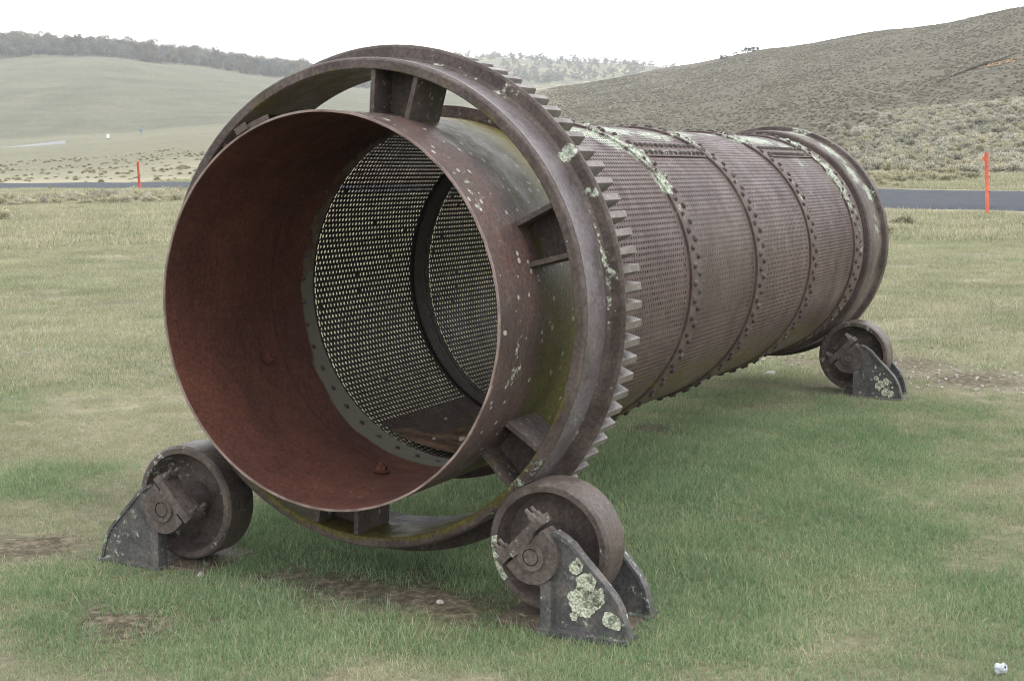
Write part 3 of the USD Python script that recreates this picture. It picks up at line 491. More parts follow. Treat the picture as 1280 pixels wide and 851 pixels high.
# ------------------------------------------------------------------ support rollers
def extr(poly, u0, u1, bev=0.0):
    """Polygon in (outward, z) extruded along the axis from u0 to u1 (drum units -> metres), local x along the axis, y outward."""
    def one(pg, a, b):
        m = trimesh.creation.extrude_polygon(pg, b - a, engine='earcut'); v = m.vertices.copy()
        m.vertices = np.stack([v[:, 2] + a, v[:, 0], v[:, 1]], 1); m.fix_normals(); return m
    g = poly if poly.geom_type == 'Polygon' else max(poly.geoms, key=lambda q: q.area)
    m = one(g, u0, u1); m.apply_scale(S); return m
def revolve_x(profile, n=96):
    m = ring(profile, n, sub=.04); return m
def roller(u, side, bo, cz, ground_z, label, lich, patches=(), wheel_lichen=None, moss=.0):
    """side: -1 right of the drum, +1 left. Local frame: x along the axis, y outward (away from the drum), origin on the ground under the wheel."""
    xy = (u * AX + side * bo * BX) * S
    t = thing('support_roller', label, 'roller', (xy[0], xy[1], ground_z), YAW, 'steel support rollers under the drum')
    zc = (ZC + cz * S - ground_z)                     # wheel centre above the ground
    def place(m):
        m = m.copy(); m.vertices = m.vertices * [1, side, 1] + [0, 0, zc]
        if side < 0: m.invert()
        if m.is_watertight and m.volume < 0: m.invert()
        return m
    def up(name, m, mat, parent=None, **kw):
        at = {'lichen': lambda v: lich(v - [0, 0, zc]), 'moss': lambda v: np.full(len(v), moss)}; at.update(kw.pop('attrs', {}))
        return put(parent or t, name, place(m), mat, smooth=kw.pop('smooth', 28), attrs=at, **kw)
    wl = (lambda v: lich(v - [0, 0, zc])) if wheel_lichen is None else (lambda v: wheel_lichen(v - [0, 0, zc]))
    wheel = up('wheel', revolve_x([(.125, .0), (.125, .12), (.118, .21), (.098, .25), (.05, .267), (.01, .272), (.0, .277), (.0, .306), (.005, .312), (.016, .320), (.21, .320), (.226, .306), (.226, .274), (.20, .25), (.19, .0)], 110), M_wheel, attrs={'lichen': wl})
    up('hub', revolve_x([(.02, .0), (.02, .085), (.1245, .098), (.1245, .0)], 48), M_cap, parent=wheel, attrs={'lichen': n_only})
    up('axle', revolve_x([(-.187, .0), (-.187, .036), (-.180, .040), (.32, .040), (.32, .0)], 40), M_cap, attrs={'lichen': n_only})
    n = np.array([-.72, .69]); tt = np.array([.69, .72])   # towards the drum, and along the bearing cap
    hz = -zc / S - .03
    for fr in (0, 1):
        k0, k1 = ((-.175, -.055), (.236, .310))[fr]; mid = (k0 + k1) / 2
        boss = Point(0, 0).buffer(.135, 32).union(Polygon([tt * .135, tt * .135 + n * .058, -tt * .135 + n * .058, -tt * .135]))
        cut = Polygon([tt * .4 + n * .056, tt * .4 + n * .6, -tt * .4 + n * .6, -tt * .4 + n * .056]); boss = boss.difference(cut)
        out = [(.07, hz), (.07, -.10), (-.02, .0), (.07, .115), (.135, .105), (.19, .07), (.255, .0), (.335, -.08), (.405, -.155), (.44, -.215), (.465, -.29), (.482, hz)]
        ks = (1.0, .92)[fr]; out = [(o_ * ks, z_) for o_, z_ in out]; web = Polygon(out)
        brk = up('bearing_bracket', extr(web, mid - .02, mid + .02), M_pedestal)
        edge = LineString([(o_ * ks, z_) for o_, z_ in [(.10, .118), (.135, .105), (.19, .07), (.255, .0), (.335, -.08), (.405, -.155), (.44, -.215), (.465, -.29), (.482, hz)]]).buffer(.0085, cap_style=2)
        up('edge_flange', extr(edge, mid - .03, mid + .03), M_pedestal, parent=brk)
        up('rib', extr(sbox(.045, hz, .10, -.105), mid - .055, mid + .02), M_pedestal, parent=brk)
        up('foot_flange', extr(sbox(.02, -zc / S - .02, .49 * ks, -zc / S + .010), mid - .07, mid + .07), M_pedestal, parent=brk)
        up('boss', extr(boss.buffer(-.004).buffer(.004), k0, k1), M_cap, parent=brk, attrs={'lichen': lambda v: np.full(len(v), .1)})
        ux = k0 if fr == 0 else k1
        sgn = -1 if fr == 0 else 1
        ann = Point(0, 0).buffer(.068, 28).difference(Point(0, 0).buffer(.043, 28))
        up('collar', extr(ann, min(ux, ux + sgn * .012), max(ux, ux + sgn * .012)), M_cap, parent=brk, attrs={'lichen': n_only})
        cap = Polygon([tt * .155 + n * .072, tt * .155 + n * .118, -tt * .155 + n * .118, -tt * .155 + n * .072, -tt * .085 + n * .072, -tt * .075 + n * .0565, tt * .075 + n * .0565, tt * .085 + n * .072])
        cp = up('bearing_cap', extr(cap, k0 - .006, k1 + .006), M_cap)
        for e in (-1, 1):
            for du in ((k0 + .03, k1 - .03)):
                c = e * tt * .125 + n * .135
                nut = trimesh.creation.cylinder(radius=.021, height=.03, sections=6); stud = trimesh.creation.cylinder(radius=.011, height=.075, sections=10); stud.apply_translation([0, 0, .012])
                m = cat_([nut, stud]); m.apply_transform(trimesh.geometry.align_vectors([0, 0, 1], [0, n[0], n[1]])); m.apply_translation([du, c[0], c[1]]); m.apply_scale(S)
                up('nut', m, M_cap, parent=cp, attrs={'lichen': n_only})
    sole = chamfer_box(.49 * S, .66 * S, .09 * S, .012 * S); sole.apply_translation([.115 * S, .10 * S, -zc - .006 * S - .022])
    up('sole_plate', sole, M_soleplate, attrs={'lichen': lambda v: np.full(len(v), .2)})
    for (o, z, r, seed, where) in patches:                # crusts of lichen on the front bracket or the wheel rim
        rg = np.random.default_rng(seed); a = np.linspace(0, 2 * math.pi, 40, endpoint=False)
        from shapely.ops import unary_union
        sc = 1.14 if where == '' else 1.0; rot0 = rg.uniform(0, 6)
        lobes = [Point(o, z).buffer(r * .55 * sc, 10)]
        for q_ in range(11): aa = rot0 + q_ * 2 * math.pi / 11; rd = r * sc * rg.uniform(.48, .74); lobes.append(Point(o + rd * math.cos(aa), z + rd * math.sin(aa)).buffer(r * sc * rg.uniform(.2, .36), 8))
        pg = unary_union(lobes).buffer(-.0015).buffer(.0015)
        if where == 'rim': pg = Point(0, 0).buffer(.303, 60).difference(Point(0, 0).buffer(.274, 60)).intersection(pg); x1, x0 = .001, -.005
        else: x1, x0 = -.134, -.1385
        if pg.is_empty: continue
        up('lichen_crust', extr(pg, x0, x1), M_lichen, attrs={})
    return t
none = lambda v: np.zeros(len(v))
g_at = lambda u, b: float(plane(*((u * AX + b * BX) * S)))
FRp = [(.215, -.035, .034, 1, ''), (.235, -.005, .022, 9, ''), (.262, -.105, .05, 2, ''), (.30, -.075, .03, 3, ''), (.25, -.195, .068, 4, ''), (.295, -.185, .05, 12, ''), (.33, -.175, .036, 5, ''), (.385, -.26, .036, 6, ''), (.415, -.275, .034, 7, ''), (.205, -.275, .02, 8, ''), (.345, -.13, .013, 10, ''),
       (-.285, -.01, .045, 21, 'rim'), (-.28, -.06, .05, 22, 'rim'), (-.262, -.115, .05, 23, 'rim'), (-.235, -.155, .035, 24, 'rim')]
roller(.24, -1, 1.132, -1.115, g_at(.24, -1.13), 'front right roller with big pale lichen rosettes on its bracket', lambda v: np.full(len(v), .25), FRp, wheel_lichen=lambda v: np.full(len(v), .12))
roller(.24, 1, 1.105, -1.13, g_at(.24, 1.1), 'front left roller beside the drum mouth with grey bare bracket', lambda v: .16 + .2 * ((v[:, 1] > .08) & (np.abs(v[:, 0]) < .2)), moss=.12)
RRp = [(.21 + rng.uniform(0, .2), -.05 - rng.uniform(0, .3), rng.uniform(.005, .011), 30 + i, '') for i in range(14)] + [(.30, -.22, .035, 60, ''), (.34, -.2, .03, 61, ''), (.27, -.24, .03, 62, ''), (.25, -.17, .022, 63, ''), (.38, -.3, .03, 64, ''), (.33, -.29, .035, 65, '')]
RRp = [p for p in RRp if p[1] < -(p[0] - .25) * 1.05 - .02 and p[0] < .44]
roller(7.19, -1, .955, -1.005, g_at(7.19, -.955), 'rear roller at the far end of the drum with speckled dark bracket', lambda v: np.full(len(v), .24), RRp, moss=.1)

# half-buried beam, pebbles, crushed can, posts
def gz(x, y): return float(height(np.array([x]), np.array([y]))[0])
bm = chamfer_box(1.15, .12, .12, .015); bm.vertices += meshkit.noise(bm.vertices * 9, 2)[:, None] * .008
sub_b = bm.subdivide().subdivide(); sub_b.vertices += (meshkit.fbm(sub_b.vertices * 14, 3, 4)[:, None] - .5) * .02
p0, p1 = np.array([-.42, .33]), np.array([.58, -.13]); an = math.atan2(*(p1 - p0)[::-1]); mid = (p0 + p1) / 2
sub_b.apply_transform(trimesh.transformations.rotation_matrix(an, [0, 0, 1])); sub_b.apply_translation([mid[0], mid[1], gz(*mid) - .068])
tag(put('/World', 'buried_beam', sub_b, M_soleplate), 'rusty beam half buried in bare soil between the two front rollers', 'beam')
def pebble(x, y, r, seed, label, lift=-.1):
    m = trimesh.creation.icosphere(2, r); rg = np.random.default_rng(seed); m.vertices *= rg.uniform(.65, 1.15, 3) * [1, 1, .8]
    m.vertices *= (1 + (meshkit.noise(m.vertices / r * 1.6, seed)[:, None] - .5) * .45); m.apply_translation([x, y, gz(x, y) + r * lift]); tag(put('/World', 'pebble', m, M_stone, smooth=40), label, 'stone')
pebble(-.53, .33, .022, 3, 'white pebble on the soil just right of the front left roller')
pebble(.42, -.02, .014, 4, 'small white pebble at the soil between the front rollers, nearest the right roller')
pebble(2.55, 5.15, .05, 5, 'pale stone in the grass left of the rear roller')
pebble(2.30, 5.05, .03, 6, 'smaller pale stone under the far end of the drum')
can = thing('crushed_can', 'crushed pale drink can lying in the grass at the bottom right', 'can', (2.205, -.745, gz(2.205, -.745) + .016), -0.6)
prof = [(0, .0), (0, .024), (.006, .029), (.012, .031), (.088, .031), (.096, .026), (.10, .024), (.10, .021), (.097, .02), (.097, .0)]
ncan = 40; pr = []
for p, q in zip(prof[:-1], prof[1:]):
    k = max(1, int(math.hypot(q[0] - p[0], q[1] - p[1]) / .006)); pr += [(p[0] + (q[0] - p[0]) * i / k, p[1] + (q[1] - p[1]) * i / k) for i in range(k)]
pr.append(prof[-1]); pr = np.array(pr); tth = np.linspace(0, 2 * math.pi, ncan, endpoint=False)
cv = np.stack([np.broadcast_to(pr[:, 0] * .62, (ncan, len(pr))), np.cos(tth)[:, None] * pr[:, 1], np.sin(tth)[:, None] * pr[:, 1]], -1).reshape(-1, 3)
cv += (meshkit.noise(cv * 55, 8)[:, None] - .5) * [.012, .02, .02] * (np.hypot(cv[:, 1], cv[:, 2]) > .004)[:, None]
ci = np.arange(ncan * len(pr)).reshape(ncan, len(pr)); cj = np.roll(ci, -1, 0); cq = np.stack([ci[:, :-1], ci[:, 1:], cj[:, 1:], cj[:, :-1]], -1).reshape(-1, 4)
cm = trimesh.Trimesh(cv, np.vstack([cq[:, :3], cq[:, [0, 2, 3]]]), process=False); cm.merge_vertices(); cm.fix_normals()
cm.apply_transform(trimesh.transformations.rotation_matrix(-.35, [0, 1, 0])); cm.apply_scale(.52); put(can, 'body', cm, M_tin, smooth=50)
op = trimesh.creation.cylinder(radius=.009, height=.004, sections=20); op.apply_transform(trimesh.transformations.rotation_matrix(math.pi / 2, [0, 1, 0])); op.apply_translation([.0615, -.006, .006]); op.apply_scale(.52); op.apply_transform(trimesh.transformations.rotation_matrix(-.35, [0, 1, 0])); put(can, 'mouth', op, M_black)
def ground_at(px, D): a = azim(px); x, y = CAM[0] + D * math.sin(a), CAM[1] + D * math.cos(a); return x, y, gz(x, y)
def marker(px, D, h, w, lean, label, double=False):
    x, y, z = ground_at(px, D); t = thing('marker_post', label, 'post', (x, y, z - .1), 0, 'orange roadside marker posts')
    rot = trimesh.transformations.rotation_matrix(lean, [0, 1, 0])
    pole = trimesh.creation.cylinder(radius=w / 2, height=h + .1, sections=20); pole.apply_translation([0, 0, (h + .1) / 2])
    if double:
        pole = cat_([bx(-w / 2, w / 2, -.008, .008, 0, h + .1), bx(-w / 2 - .010, -w / 2 + .004, -.06, .009, 0, h + .1), bx(w / 2 - .004, w / 2 + .010, -.06, .009, 0, h + .1)])
    pole.apply_transform(rot); put(t, 'pole', pole, M_orange)
    cp = trimesh.creation.cylinder(radius=w / 2 * 1.15, height=.05, sections=20); cp.apply_translation([0, 0, h + .1]); cp.apply_transform(rot)
    if not double:
        put(t, 'cap', cp, M_orange)
        tg = bx(-w / 2 - .05, -w / 2 + .01, -.02, .02, h - .06, h + .04); tg.apply_transform(rot); put(t, 'bracket', tg, M_orange)
        for zz in (.45, .8): 
            bt = bx(w / 2 - .005, w / 2 + .018, -.012, .012, h - zz, h - zz + .03); bt.apply_transform(rot); put(t, 'bolt', bt, M_black)
marker(1236, 35.4, 1.40, .088, -.055, 'tall orange marker post leaning left beside the near road on the right')
marker(174.5, 70.3, 1.30, .085, -.03, 'small channel-shaped orange marker post beside the road on the left', True)
x, y, z = ground_at(137, 275); t = thing('white_marker', 'tiny white board on two legs beside the far road on the left', 'sign', (x, y, z)); put(t, 'board', bx(-.25, .25, -.04, .04, .4, 1.1), M_white)
for s in (-.18, .18): put(t, 'leg', bx(s - .04, s + .04, -.03, .03, -.2, .42), M_wood)
x, y, z = ground_at(178, 300); t = thing('blue_sign', 'tiny blue sign beside the far road on the left', 'sign', (x, y, z)); put(t, 'board', bx(-.3, .3, -.03, .03, .6, 1.0), M_blue); put(t, 'post', bx(-.05, .05, .035, .12, -.2, .95), M_wood)
x, y, z = ground_at(107, 790); t = thing('utility_pole', 'thin wooden utility pole with a crossarm above the trees on the left ridge', 'utility pole', (x, y, z - .5)); pl = trimesh.creation.cylinder(radius=.22, height=12.5, sections=10); pl.apply_translation([0, 0, 6.2]); put(t, 'pole', pl, M_wood); put(t, 'crossarm', bx(-1.8, 1.8, -.35, -.22, 11.2, 11.6), M_wood)

# ------------------------------------------------------------------ grass, tussocks, trees
def leafmat(name, ramp, trans=.25, rough=.7, posvar=True, nscale=.8):
    N = {'a': ('attribute', {'attribute': 'tone'}), 'g': ('geometry', {}), 'n': ('noise_texture', {'scale': nscale, 'detail': 4.0, 'roughness': .6}),
         's': ('math', {'math_type': 'multiply_add', 'value2': 0.9, 'value3': -.45}), 'o': ('object_info', {}), 'os': ('math', {'math_type': 'multiply_add', 'value2': .25, 'value3': -.125}), 'sum': ('math', {'math_type': 'add'}), 'sum2': ('math', {'math_type': 'add'}),
         'c': ('rgb_ramp', {'ramp': ramp}), 'p': ('principled_bsdf', {'roughness': rough, 'specular_ior_level': .1}), 't': ('translucent_bsdf', {}), 'm': ('mix_closure', {'fac': trans})}
    L = [('g.position', 'n.vector'), ('n.fac', 's.value1'), ('s.value', 'sum.value1'), ('a.fac', 'sum.value2'), ('o.random', 'os.value1'), ('os.value', 'sum2.value1'), ('sum.value', 'sum2.value2'), ('sum2.value', 'c.fac'), ('c.color', 'p.base_color'), ('c.color', 't.color'), ('p.BSDF', 'm.closure1'), ('t.BSDF', 'm.closure2')]
    return usdkit.material(stage, LK + name, N, L, surface='m.closure')
G_green = leafmat('grass_green', [(0, (.082, .138, .072)), (.3, (.130, .210, .106)), (.55, (.195, .272, .142)), (.78, (.29, .325, .19)), (1, (.44, .43, .30))])
G_mid = leafmat('grass_mid', [(0, (.11, .158, .084)), (.3, (.178, .236, .126)), (.55, (.27, .303, .175)), (.8, (.38, .38, .245)), (1, (.49, .47, .335))])
G_dry = leafmat('grass_dry', [(0, (.13, .158, .09)), (.3, (.21, .228, .135)), (.6, (.315, .315, .205)), (1, (.46, .44, .315))])
G_pale = leafmat('pale_grass', [(0, (.17, .165, .11)), (.4, (.28, .265, .185)), (.7, (.38, .355, .26)), (1, (.50, .47, .36))], nscale=.3)
G_tus = leafmat('tussock_grass', [(0, (.14, .14, .085)), (.35, (.27, .26, .17)), (.65, (.42, .395, .28)), (1, (.60, .56, .43))], nscale=.2)
G_heath = leafmat('heath_grey', [(0, (.13, .13, .10)), (.35, (.25, .245, .19)), (.65, (.40, .39, .315)), (1, (.60, .58, .49))], nscale=.15)
G_hill = leafmat('hill_scrub', [(0, (.12, .112, .082)), (.35, (.195, .182, .137)), (.65, (.285, .268, .208)), (1, (.44, .42, .34))], nscale=.08)
G_dark = leafmat('dark_heath', [(0, (.045, .045, .035)), (1, (.10, .095, .07))], nscale=.5)  # dark tone standing for the shadow line of the old cut
G_tree = leafmat('gum_leaves', [(0, (.028, .04, .03)), (.4, (.055, .07, .046)), (.7, (.11, .098, .06)), (1, (.17, .12, .07))], nscale=.06, trans=.15)
G_tree2 = leafmat('gum_leaves_grey', [(0, (.05, .065, .062)), (.5, (.10, .118, .11)), (1, (.20, .215, .205))], nscale=.06, trans=.15)
M_bark = simple('bark', (.12, .105, .09), (.30, .28, .25), 1.5, .85, .2)
def blades(n, size, h0, h1, w, lean, seed, dense_center=False, curl=.5, steps=2, tip=.12):
    r = np.random.default_rng(seed)
    if dense_center: rad = size * np.sqrt(r.random(n)) * .5; a0 = r.uniform(0, 2 * math.pi, n); bx_, by_ = rad * np.cos(a0), rad * np.sin(a0)
    else: bx_, by_ = r.uniform(-size / 2, size / 2, n), r.uniform(-size / 2, size / 2, n); a0 = r.uniform(0, 2 * math.pi, n)
    h = r.uniform(h0, h1, n) * r.uniform(.6, 1.1, n); dirn = a0 + r.normal(0, .6, n) if dense_center else r.uniform(0, 2 * math.pi, n)
    ln = (np.abs(r.normal(0, lean, n)) + (.25 * rad / (size * .5) * 2.2 if dense_center else .08)); tone = np.clip(r.normal(.5, .2, n), 0, 1)
    fx, fy = np.cos(dirn), np.sin(dirn); tw = r.uniform(0, 2 * math.pi, n); sx, sy = np.cos(tw), np.sin(tw)
    ks = np.linspace(0, 1, steps + 1); V = []; 
    for k in ks:
        ang = ln * (1 + curl * k); out = h * k * np.sin(np.minimum(ang, 1.45)); up_ = h * k * np.cos(np.minimum(ang, 1.45))
        c = np.stack([bx_ + fx * out, by_ + fy * out, up_ - .004], 1); ww = w * (1 - .85 * k) / 2
        if k < 1: V += [c - np.stack([sx, sy, 0 * sx], 1) * ww, c + np.stack([sx, sy, 0 * sx], 1) * ww]
        else: V += [c]
    m = len(V); Vs = np.stack(V, 1).reshape(-1, 3); F = []
    for s in range(steps - 1): a = 2 * s; F += [(a, a + 1, a + 3), (a, a + 3, a + 2)]
    a = 2 * (steps - 1); F += [(a, a + 1, a + 2)]
    F = (np.array(F)[None] + (np.arange(n) * m)[:, None, None]).reshape(-1, 3)
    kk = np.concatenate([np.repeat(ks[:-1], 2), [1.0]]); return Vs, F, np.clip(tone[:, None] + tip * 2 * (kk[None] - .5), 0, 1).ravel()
def dome(n, R, seed, w=.03):
    """A round tussock: blades bristling from a low dome and bending over."""
    r = np.random.default_rng(seed); ph = r.uniform(0, 2 * math.pi, n); cz = r.uniform(0.02, 1, n) ** .8; sn = np.sqrt(1 - cz ** 2)
    nrm = np.stack([sn * np.cos(ph), sn * np.sin(ph), cz], 1); lump = 1 + .18 * np.sin(ph * 3 + seed) + r.normal(0, .09, n)
    b = nrm * (R * .45 * lump)[:, None] * [1, 1, .85]; d = nrm + r.normal(0, .28, (n, 3)) + [0, 0, .35]; d /= np.linalg.norm(d, axis=1, keepdims=True)
    L = R * r.uniform(.45, .8, n)[:, None]; m_ = b + d * L * .6; t_ = m_ + (d + [0, 0, -.75]) * L * .5
    sd_ = np.cross(d, r.normal(0, 1, (n, 3))); sd_ /= np.linalg.norm(sd_, axis=1, keepdims=True); sd_ *= w / 2
    V = np.stack([b - sd_, b + sd_, m_ - sd_ * .8, m_ + sd_ * .8, t_], 1).reshape(-1, 3); F = (np.array([(0, 1, 3), (0, 3, 2), (2, 3, 4)])[None] + (np.arange(n) * 5)[:, None, None]).reshape(-1, 3)
    tn = np.clip(r.normal(.5, .16, n), 0, 1)
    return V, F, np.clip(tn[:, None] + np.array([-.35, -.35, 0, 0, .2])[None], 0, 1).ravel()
def instancer(name, protos, pos, idx, rotz, scale, label, cat, tilt=None):
    """protos: list of (list of (mesh name, (v, f, tone), material))."""
    pi = UsdGeom.PointInstancer.Define(stage, fresh('/World', name)); base = str(pi.GetPath()); paths = []
    for parts in protos:
        pth = fresh(base, parts[0][0] + '_kind'); UsdGeom.Xform.Define(stage, pth)
        for nm, (v, f, tone), mat in parts: put(pth, nm, (v, f), mat, smooth=False, attrs={'tone': tone} if tone is not None else None)
        paths.append(Sdf.Path(pth))
    pi.CreatePrototypesRel().SetTargets(paths)
    pi.CreateProtoIndicesAttr(Vt.IntArray.FromNumpy(np.asarray(idx, np.int32))); pi.CreatePositionsAttr(Vt.Vec3fArray.FromNumpy(np.ascontiguousarray(pos, np.float32)))
    q = Rotation.from_euler('zx', np.stack([rotz, np.zeros(len(rotz)) if tilt is None else tilt], 1)).as_quat()
    pi.CreateOrientationsAttr(Vt.QuathArray([Gf.Quath(float(w), float(x), float(y), float(z)) for x, y, z, w in q]))
    sc = np.asarray(scale, np.float32); sc = np.repeat(sc[:, None], 3, 1) if sc.ndim == 1 else sc
    pi.CreateScalesAttr(Vt.Vec3fArray.FromNumpy(np.ascontiguousarray(sc, np.float32)))
    tag(pi, label, cat, kind='stuff'); return pi
def scatter(D0, D1, per_m2, a0, a1, r):
    area = .5 * (a1 - a0) * (D1 ** 2 - D0 ** 2); n = int(area * per_m2); D = np.sqrt(r.uniform(D0 ** 2, D1 ** 2, n)); a = r.uniform(a0, a1, n)
    return CAM[0] + D * np.sin(a), CAM[1] + D * np.cos(a)
def blocked(x, y):
    """Where rollers' plates and brackets, the beam and the can stand."""
    u, b = (x * AX[0] + y * AX[1]) / S, (x * BX[0] + y * BX[1]) / S; out = np.zeros(len(x), bool)
    for cu, cb, sd_ in ((.24, -1.13, -1), (.24, 1.105, 1), (7.19, -.955, -1)):
        o = (b - cb) * sd_; out |= (np.abs(u - cu - .115) < .30) & (o > -.20) & (o < .44)
    return out
r = np.random.default_rng(101); AZ = math.radians(25)
kinds = {'green': G_green, 'mid': G_mid, 'dry': G_dry, 'pale': G_pale, 'stalk': G_pale}
protos, key = [], {}
for cls, (n, h0, h1, w) in {'green': (270, .014, .046, .0026), 'mid': (270, .012, .04, .0025), 'dry': (330, .010, .036, .0024), 'stalk': (18, .04, .10, .002), 'long': (170, .03, .08, .003)}.items():
    for k in range(4):
        key[(cls, k)] = len(protos); protos.append([('grass_patch', blades(n, .21, h0, h1, w, .55, 200 + len(protos), curl=.9, steps=2), kinds[{'long': 'green', 'stalk': 'pale'}.get(cls, cls)])])
def cls_pick(x, y, r, long_=False):
    g, d = fields(x, y); n = len(x); v = g + r.normal(0, .24, n) + .20 * (1 - ss(polar(x, y)[1], 6, 11)) * ss(x, -1.2, .6) - .10 * (1 - ss(x, -2.2, -.6))
    v = v - .12 * ss(polar(x, y)[1], 7, 13); c = np.where(v > .58, 0, np.where(v > .30, 1, 2)); keep = (r.random(n) > d * 1.5) & ~blocked(x, y)
    return c, keep, g, d
names = ['green', 'mid', 'dry', 'long', 'stalk']
x, y = scatter(2.6, 10.5, 165, -AZ, AZ, r); c, keep, g, d = cls_pick(x, y, r)
LONG = [(.30, -.22, .5, .8), (-.02, -.1, .35, .7), (.15, .62, .35, .8), (-.15, .72, .28, .7), (.6, .45, .35, .7), (.95, .35, .25, .5), (-.62, .22, .2, .5), (1.05, -.38, .2, .4), (1.5, .6, .5, .35), (-.9, .1, .25, .4), (1.9, 3.9, .7, .35), (1.35, 2.0, .7, .4), (2.75, 4.25, .3, .7), (2.2, 4.6, .4, .7), (-.45, .05, .3, .6)]
lg = blob(x, y, LONG); c = np.where((r.random(len(x)) < lg * .38) & (g > .3), 3, c)
c = np.where(r.random(len(x)) < .045, 4, c); x, y, c, g = x[keep], y[keep], c[keep], g[keep]
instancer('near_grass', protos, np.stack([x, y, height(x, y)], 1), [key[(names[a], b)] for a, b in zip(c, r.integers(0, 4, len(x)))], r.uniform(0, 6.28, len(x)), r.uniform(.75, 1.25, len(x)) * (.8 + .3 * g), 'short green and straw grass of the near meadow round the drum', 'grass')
protos, key = [], {}
for cls, (n, h0, h1, w) in {'green': (280, .02, .05, .006), 'mid': (280, .018, .05, .006), 'dry': (280, .016, .055, .0055), 'stalk': (70, .04, .095, .005)}.items():
    for k in range(3): key[(cls, k)] = len(protos); protos.append([('grass_patch', blades(n, .5, h0, h1, w, .55, 300 + len(protos), curl=.9, steps=2), kinds[cls])])
x, y = scatter(10.2, 27, 26, -AZ, AZ, r); c, keep, g, d = cls_pick(x, y, r); c = np.where(r.random(len(x)) < .05 + .12 * (meshkit.fbm(np.stack([x / 2, y / 1.2, 0 * x], -1), 3, 77) > .56), 4, c); x, y, c = x[keep], y[keep], c[keep]
instancer('middle_grass', protos, np.stack([x, y, height(x, y)], 1), [key[(names[a], b)] for a, b in zip(c, r.integers(0, 3, len(x)))], r.uniform(0, 6.28, len(x)), r.uniform(.75, 1.3, len(x)), 'dry pale grass of the meadow behind the drum', 'grass')
protos = [[('grass_patch', blades(240, 1.2, .04, .14, .018, .5, 400 + k, curl=.8, steps=2), (G_dry, G_pale, G_dry)[k])] for k in range(3)]
x, y = scatter(26, 80, 4.2, -AZ, AZ, r); az_, D_ = polar(x, y); rn_, rf_ = road_range(az_); keep = (D_ < rn_ - .6) | (D_ > rf_ + .6); x, y = x[keep], y[keep]
instancer('far_grass', protos, np.stack([x, y, height(x, y)], 1), r.integers(0, 3, len(x)), r.uniform(0, 6.28, len(x)), r.uniform(.7, 1.3, len(x)), 'straw coloured grass on both sides of the road', 'grass')
# tussocks
tus = [[('tussock', blades(180, .34, .22, .42, .02, .25, 500 + k, True, .9, 3, .3), G_tus)] for k in range(4)] + [[('tussock', blades(200, .46, .24, .36, .024, .4, 520 + k, True, 1.0, 3, .34), G_heath)] for k in range(3)] + [[('tussock', dome(240, .42, 540 + k), (G_heath, G_heath, G_tus, G_heath)[k])] for k in range(4)] + [[('tussock', dome(110, .42, 560 + k, .05), G_hill)] for k in range(3)] + [[('tussock', dome(220, .42, 570 + k), G_tus)] for k in range(3)]
def tussocks(name, px0, px1, D0, D1, per, s0, s1, kinds_, label, clump=.0, seed=1, edge=None, cat='tussocks'):
    rr = np.random.default_rng(seed); x, y = scatter(D0, D1, per, azim(px0), azim(px1), rr)
    az_, D_ = polar(x, y); rn_, rf_ = road_range(az_); keep = (D_ < rn_ - .8) | (D_ > rf_ + .8)
    if clump: keep &= meshkit.fbm(np.stack([x / 5, y / 5, 0 * x], -1), 3, seed) > clump
    if edge is not None: keep &= edge(640 + FPX * np.tan(az_), D_, rr)
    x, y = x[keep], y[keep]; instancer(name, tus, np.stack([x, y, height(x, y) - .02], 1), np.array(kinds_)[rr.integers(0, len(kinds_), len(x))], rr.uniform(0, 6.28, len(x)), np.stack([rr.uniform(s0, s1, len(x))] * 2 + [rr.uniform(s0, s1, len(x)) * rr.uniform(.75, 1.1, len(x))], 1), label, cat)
tussocks('slope_tussocks', 1010, 1650, 56, 118, 1.25, .75, 1.45, [7, 8, 9, 10], 'grey-green round tussocks crowding the foot of the right hill', seed=2, clump=.22, edge=lambda p, D, rr: (p > 1050 + rr.normal(0, 25, len(p)) + .6 * (D - 57)))
tussocks('hill_tussocks', 640, 1650, 80, 320, 1.2, .25, .75, [11, 12, 13], 'sparse low tussocks dotting the upper right hill', seed=3, edge=lambda p, D, rr: rr.random(len(p)) < np.clip((meshkit.fbm(np.stack([p / 40, D / 14, 0 * p], -1), 3, 8) - .22) * 3.0, .25, 1))
tussocks('verge_tussocks', 900, 1650, 26, 58, 1.8, .5, 1.0, [14, 15, 16], 'straw grass clumps along both edges of the road on the right', seed=4, clump=.44)
tussocks('left_tussocks', -250, 330, 36, 62, 2.2, .55, 1.05, [14, 15, 16, 8], 'pale tussocks in the meadow before the road on the left', seed=5, clump=.42)
tussocks('bank_tussocks', -250, 460, 74, 165, .30, .25, .75, [14, 15, 16], 'straw tussocks on the bank behind the road on the left', seed=6, clump=.42)
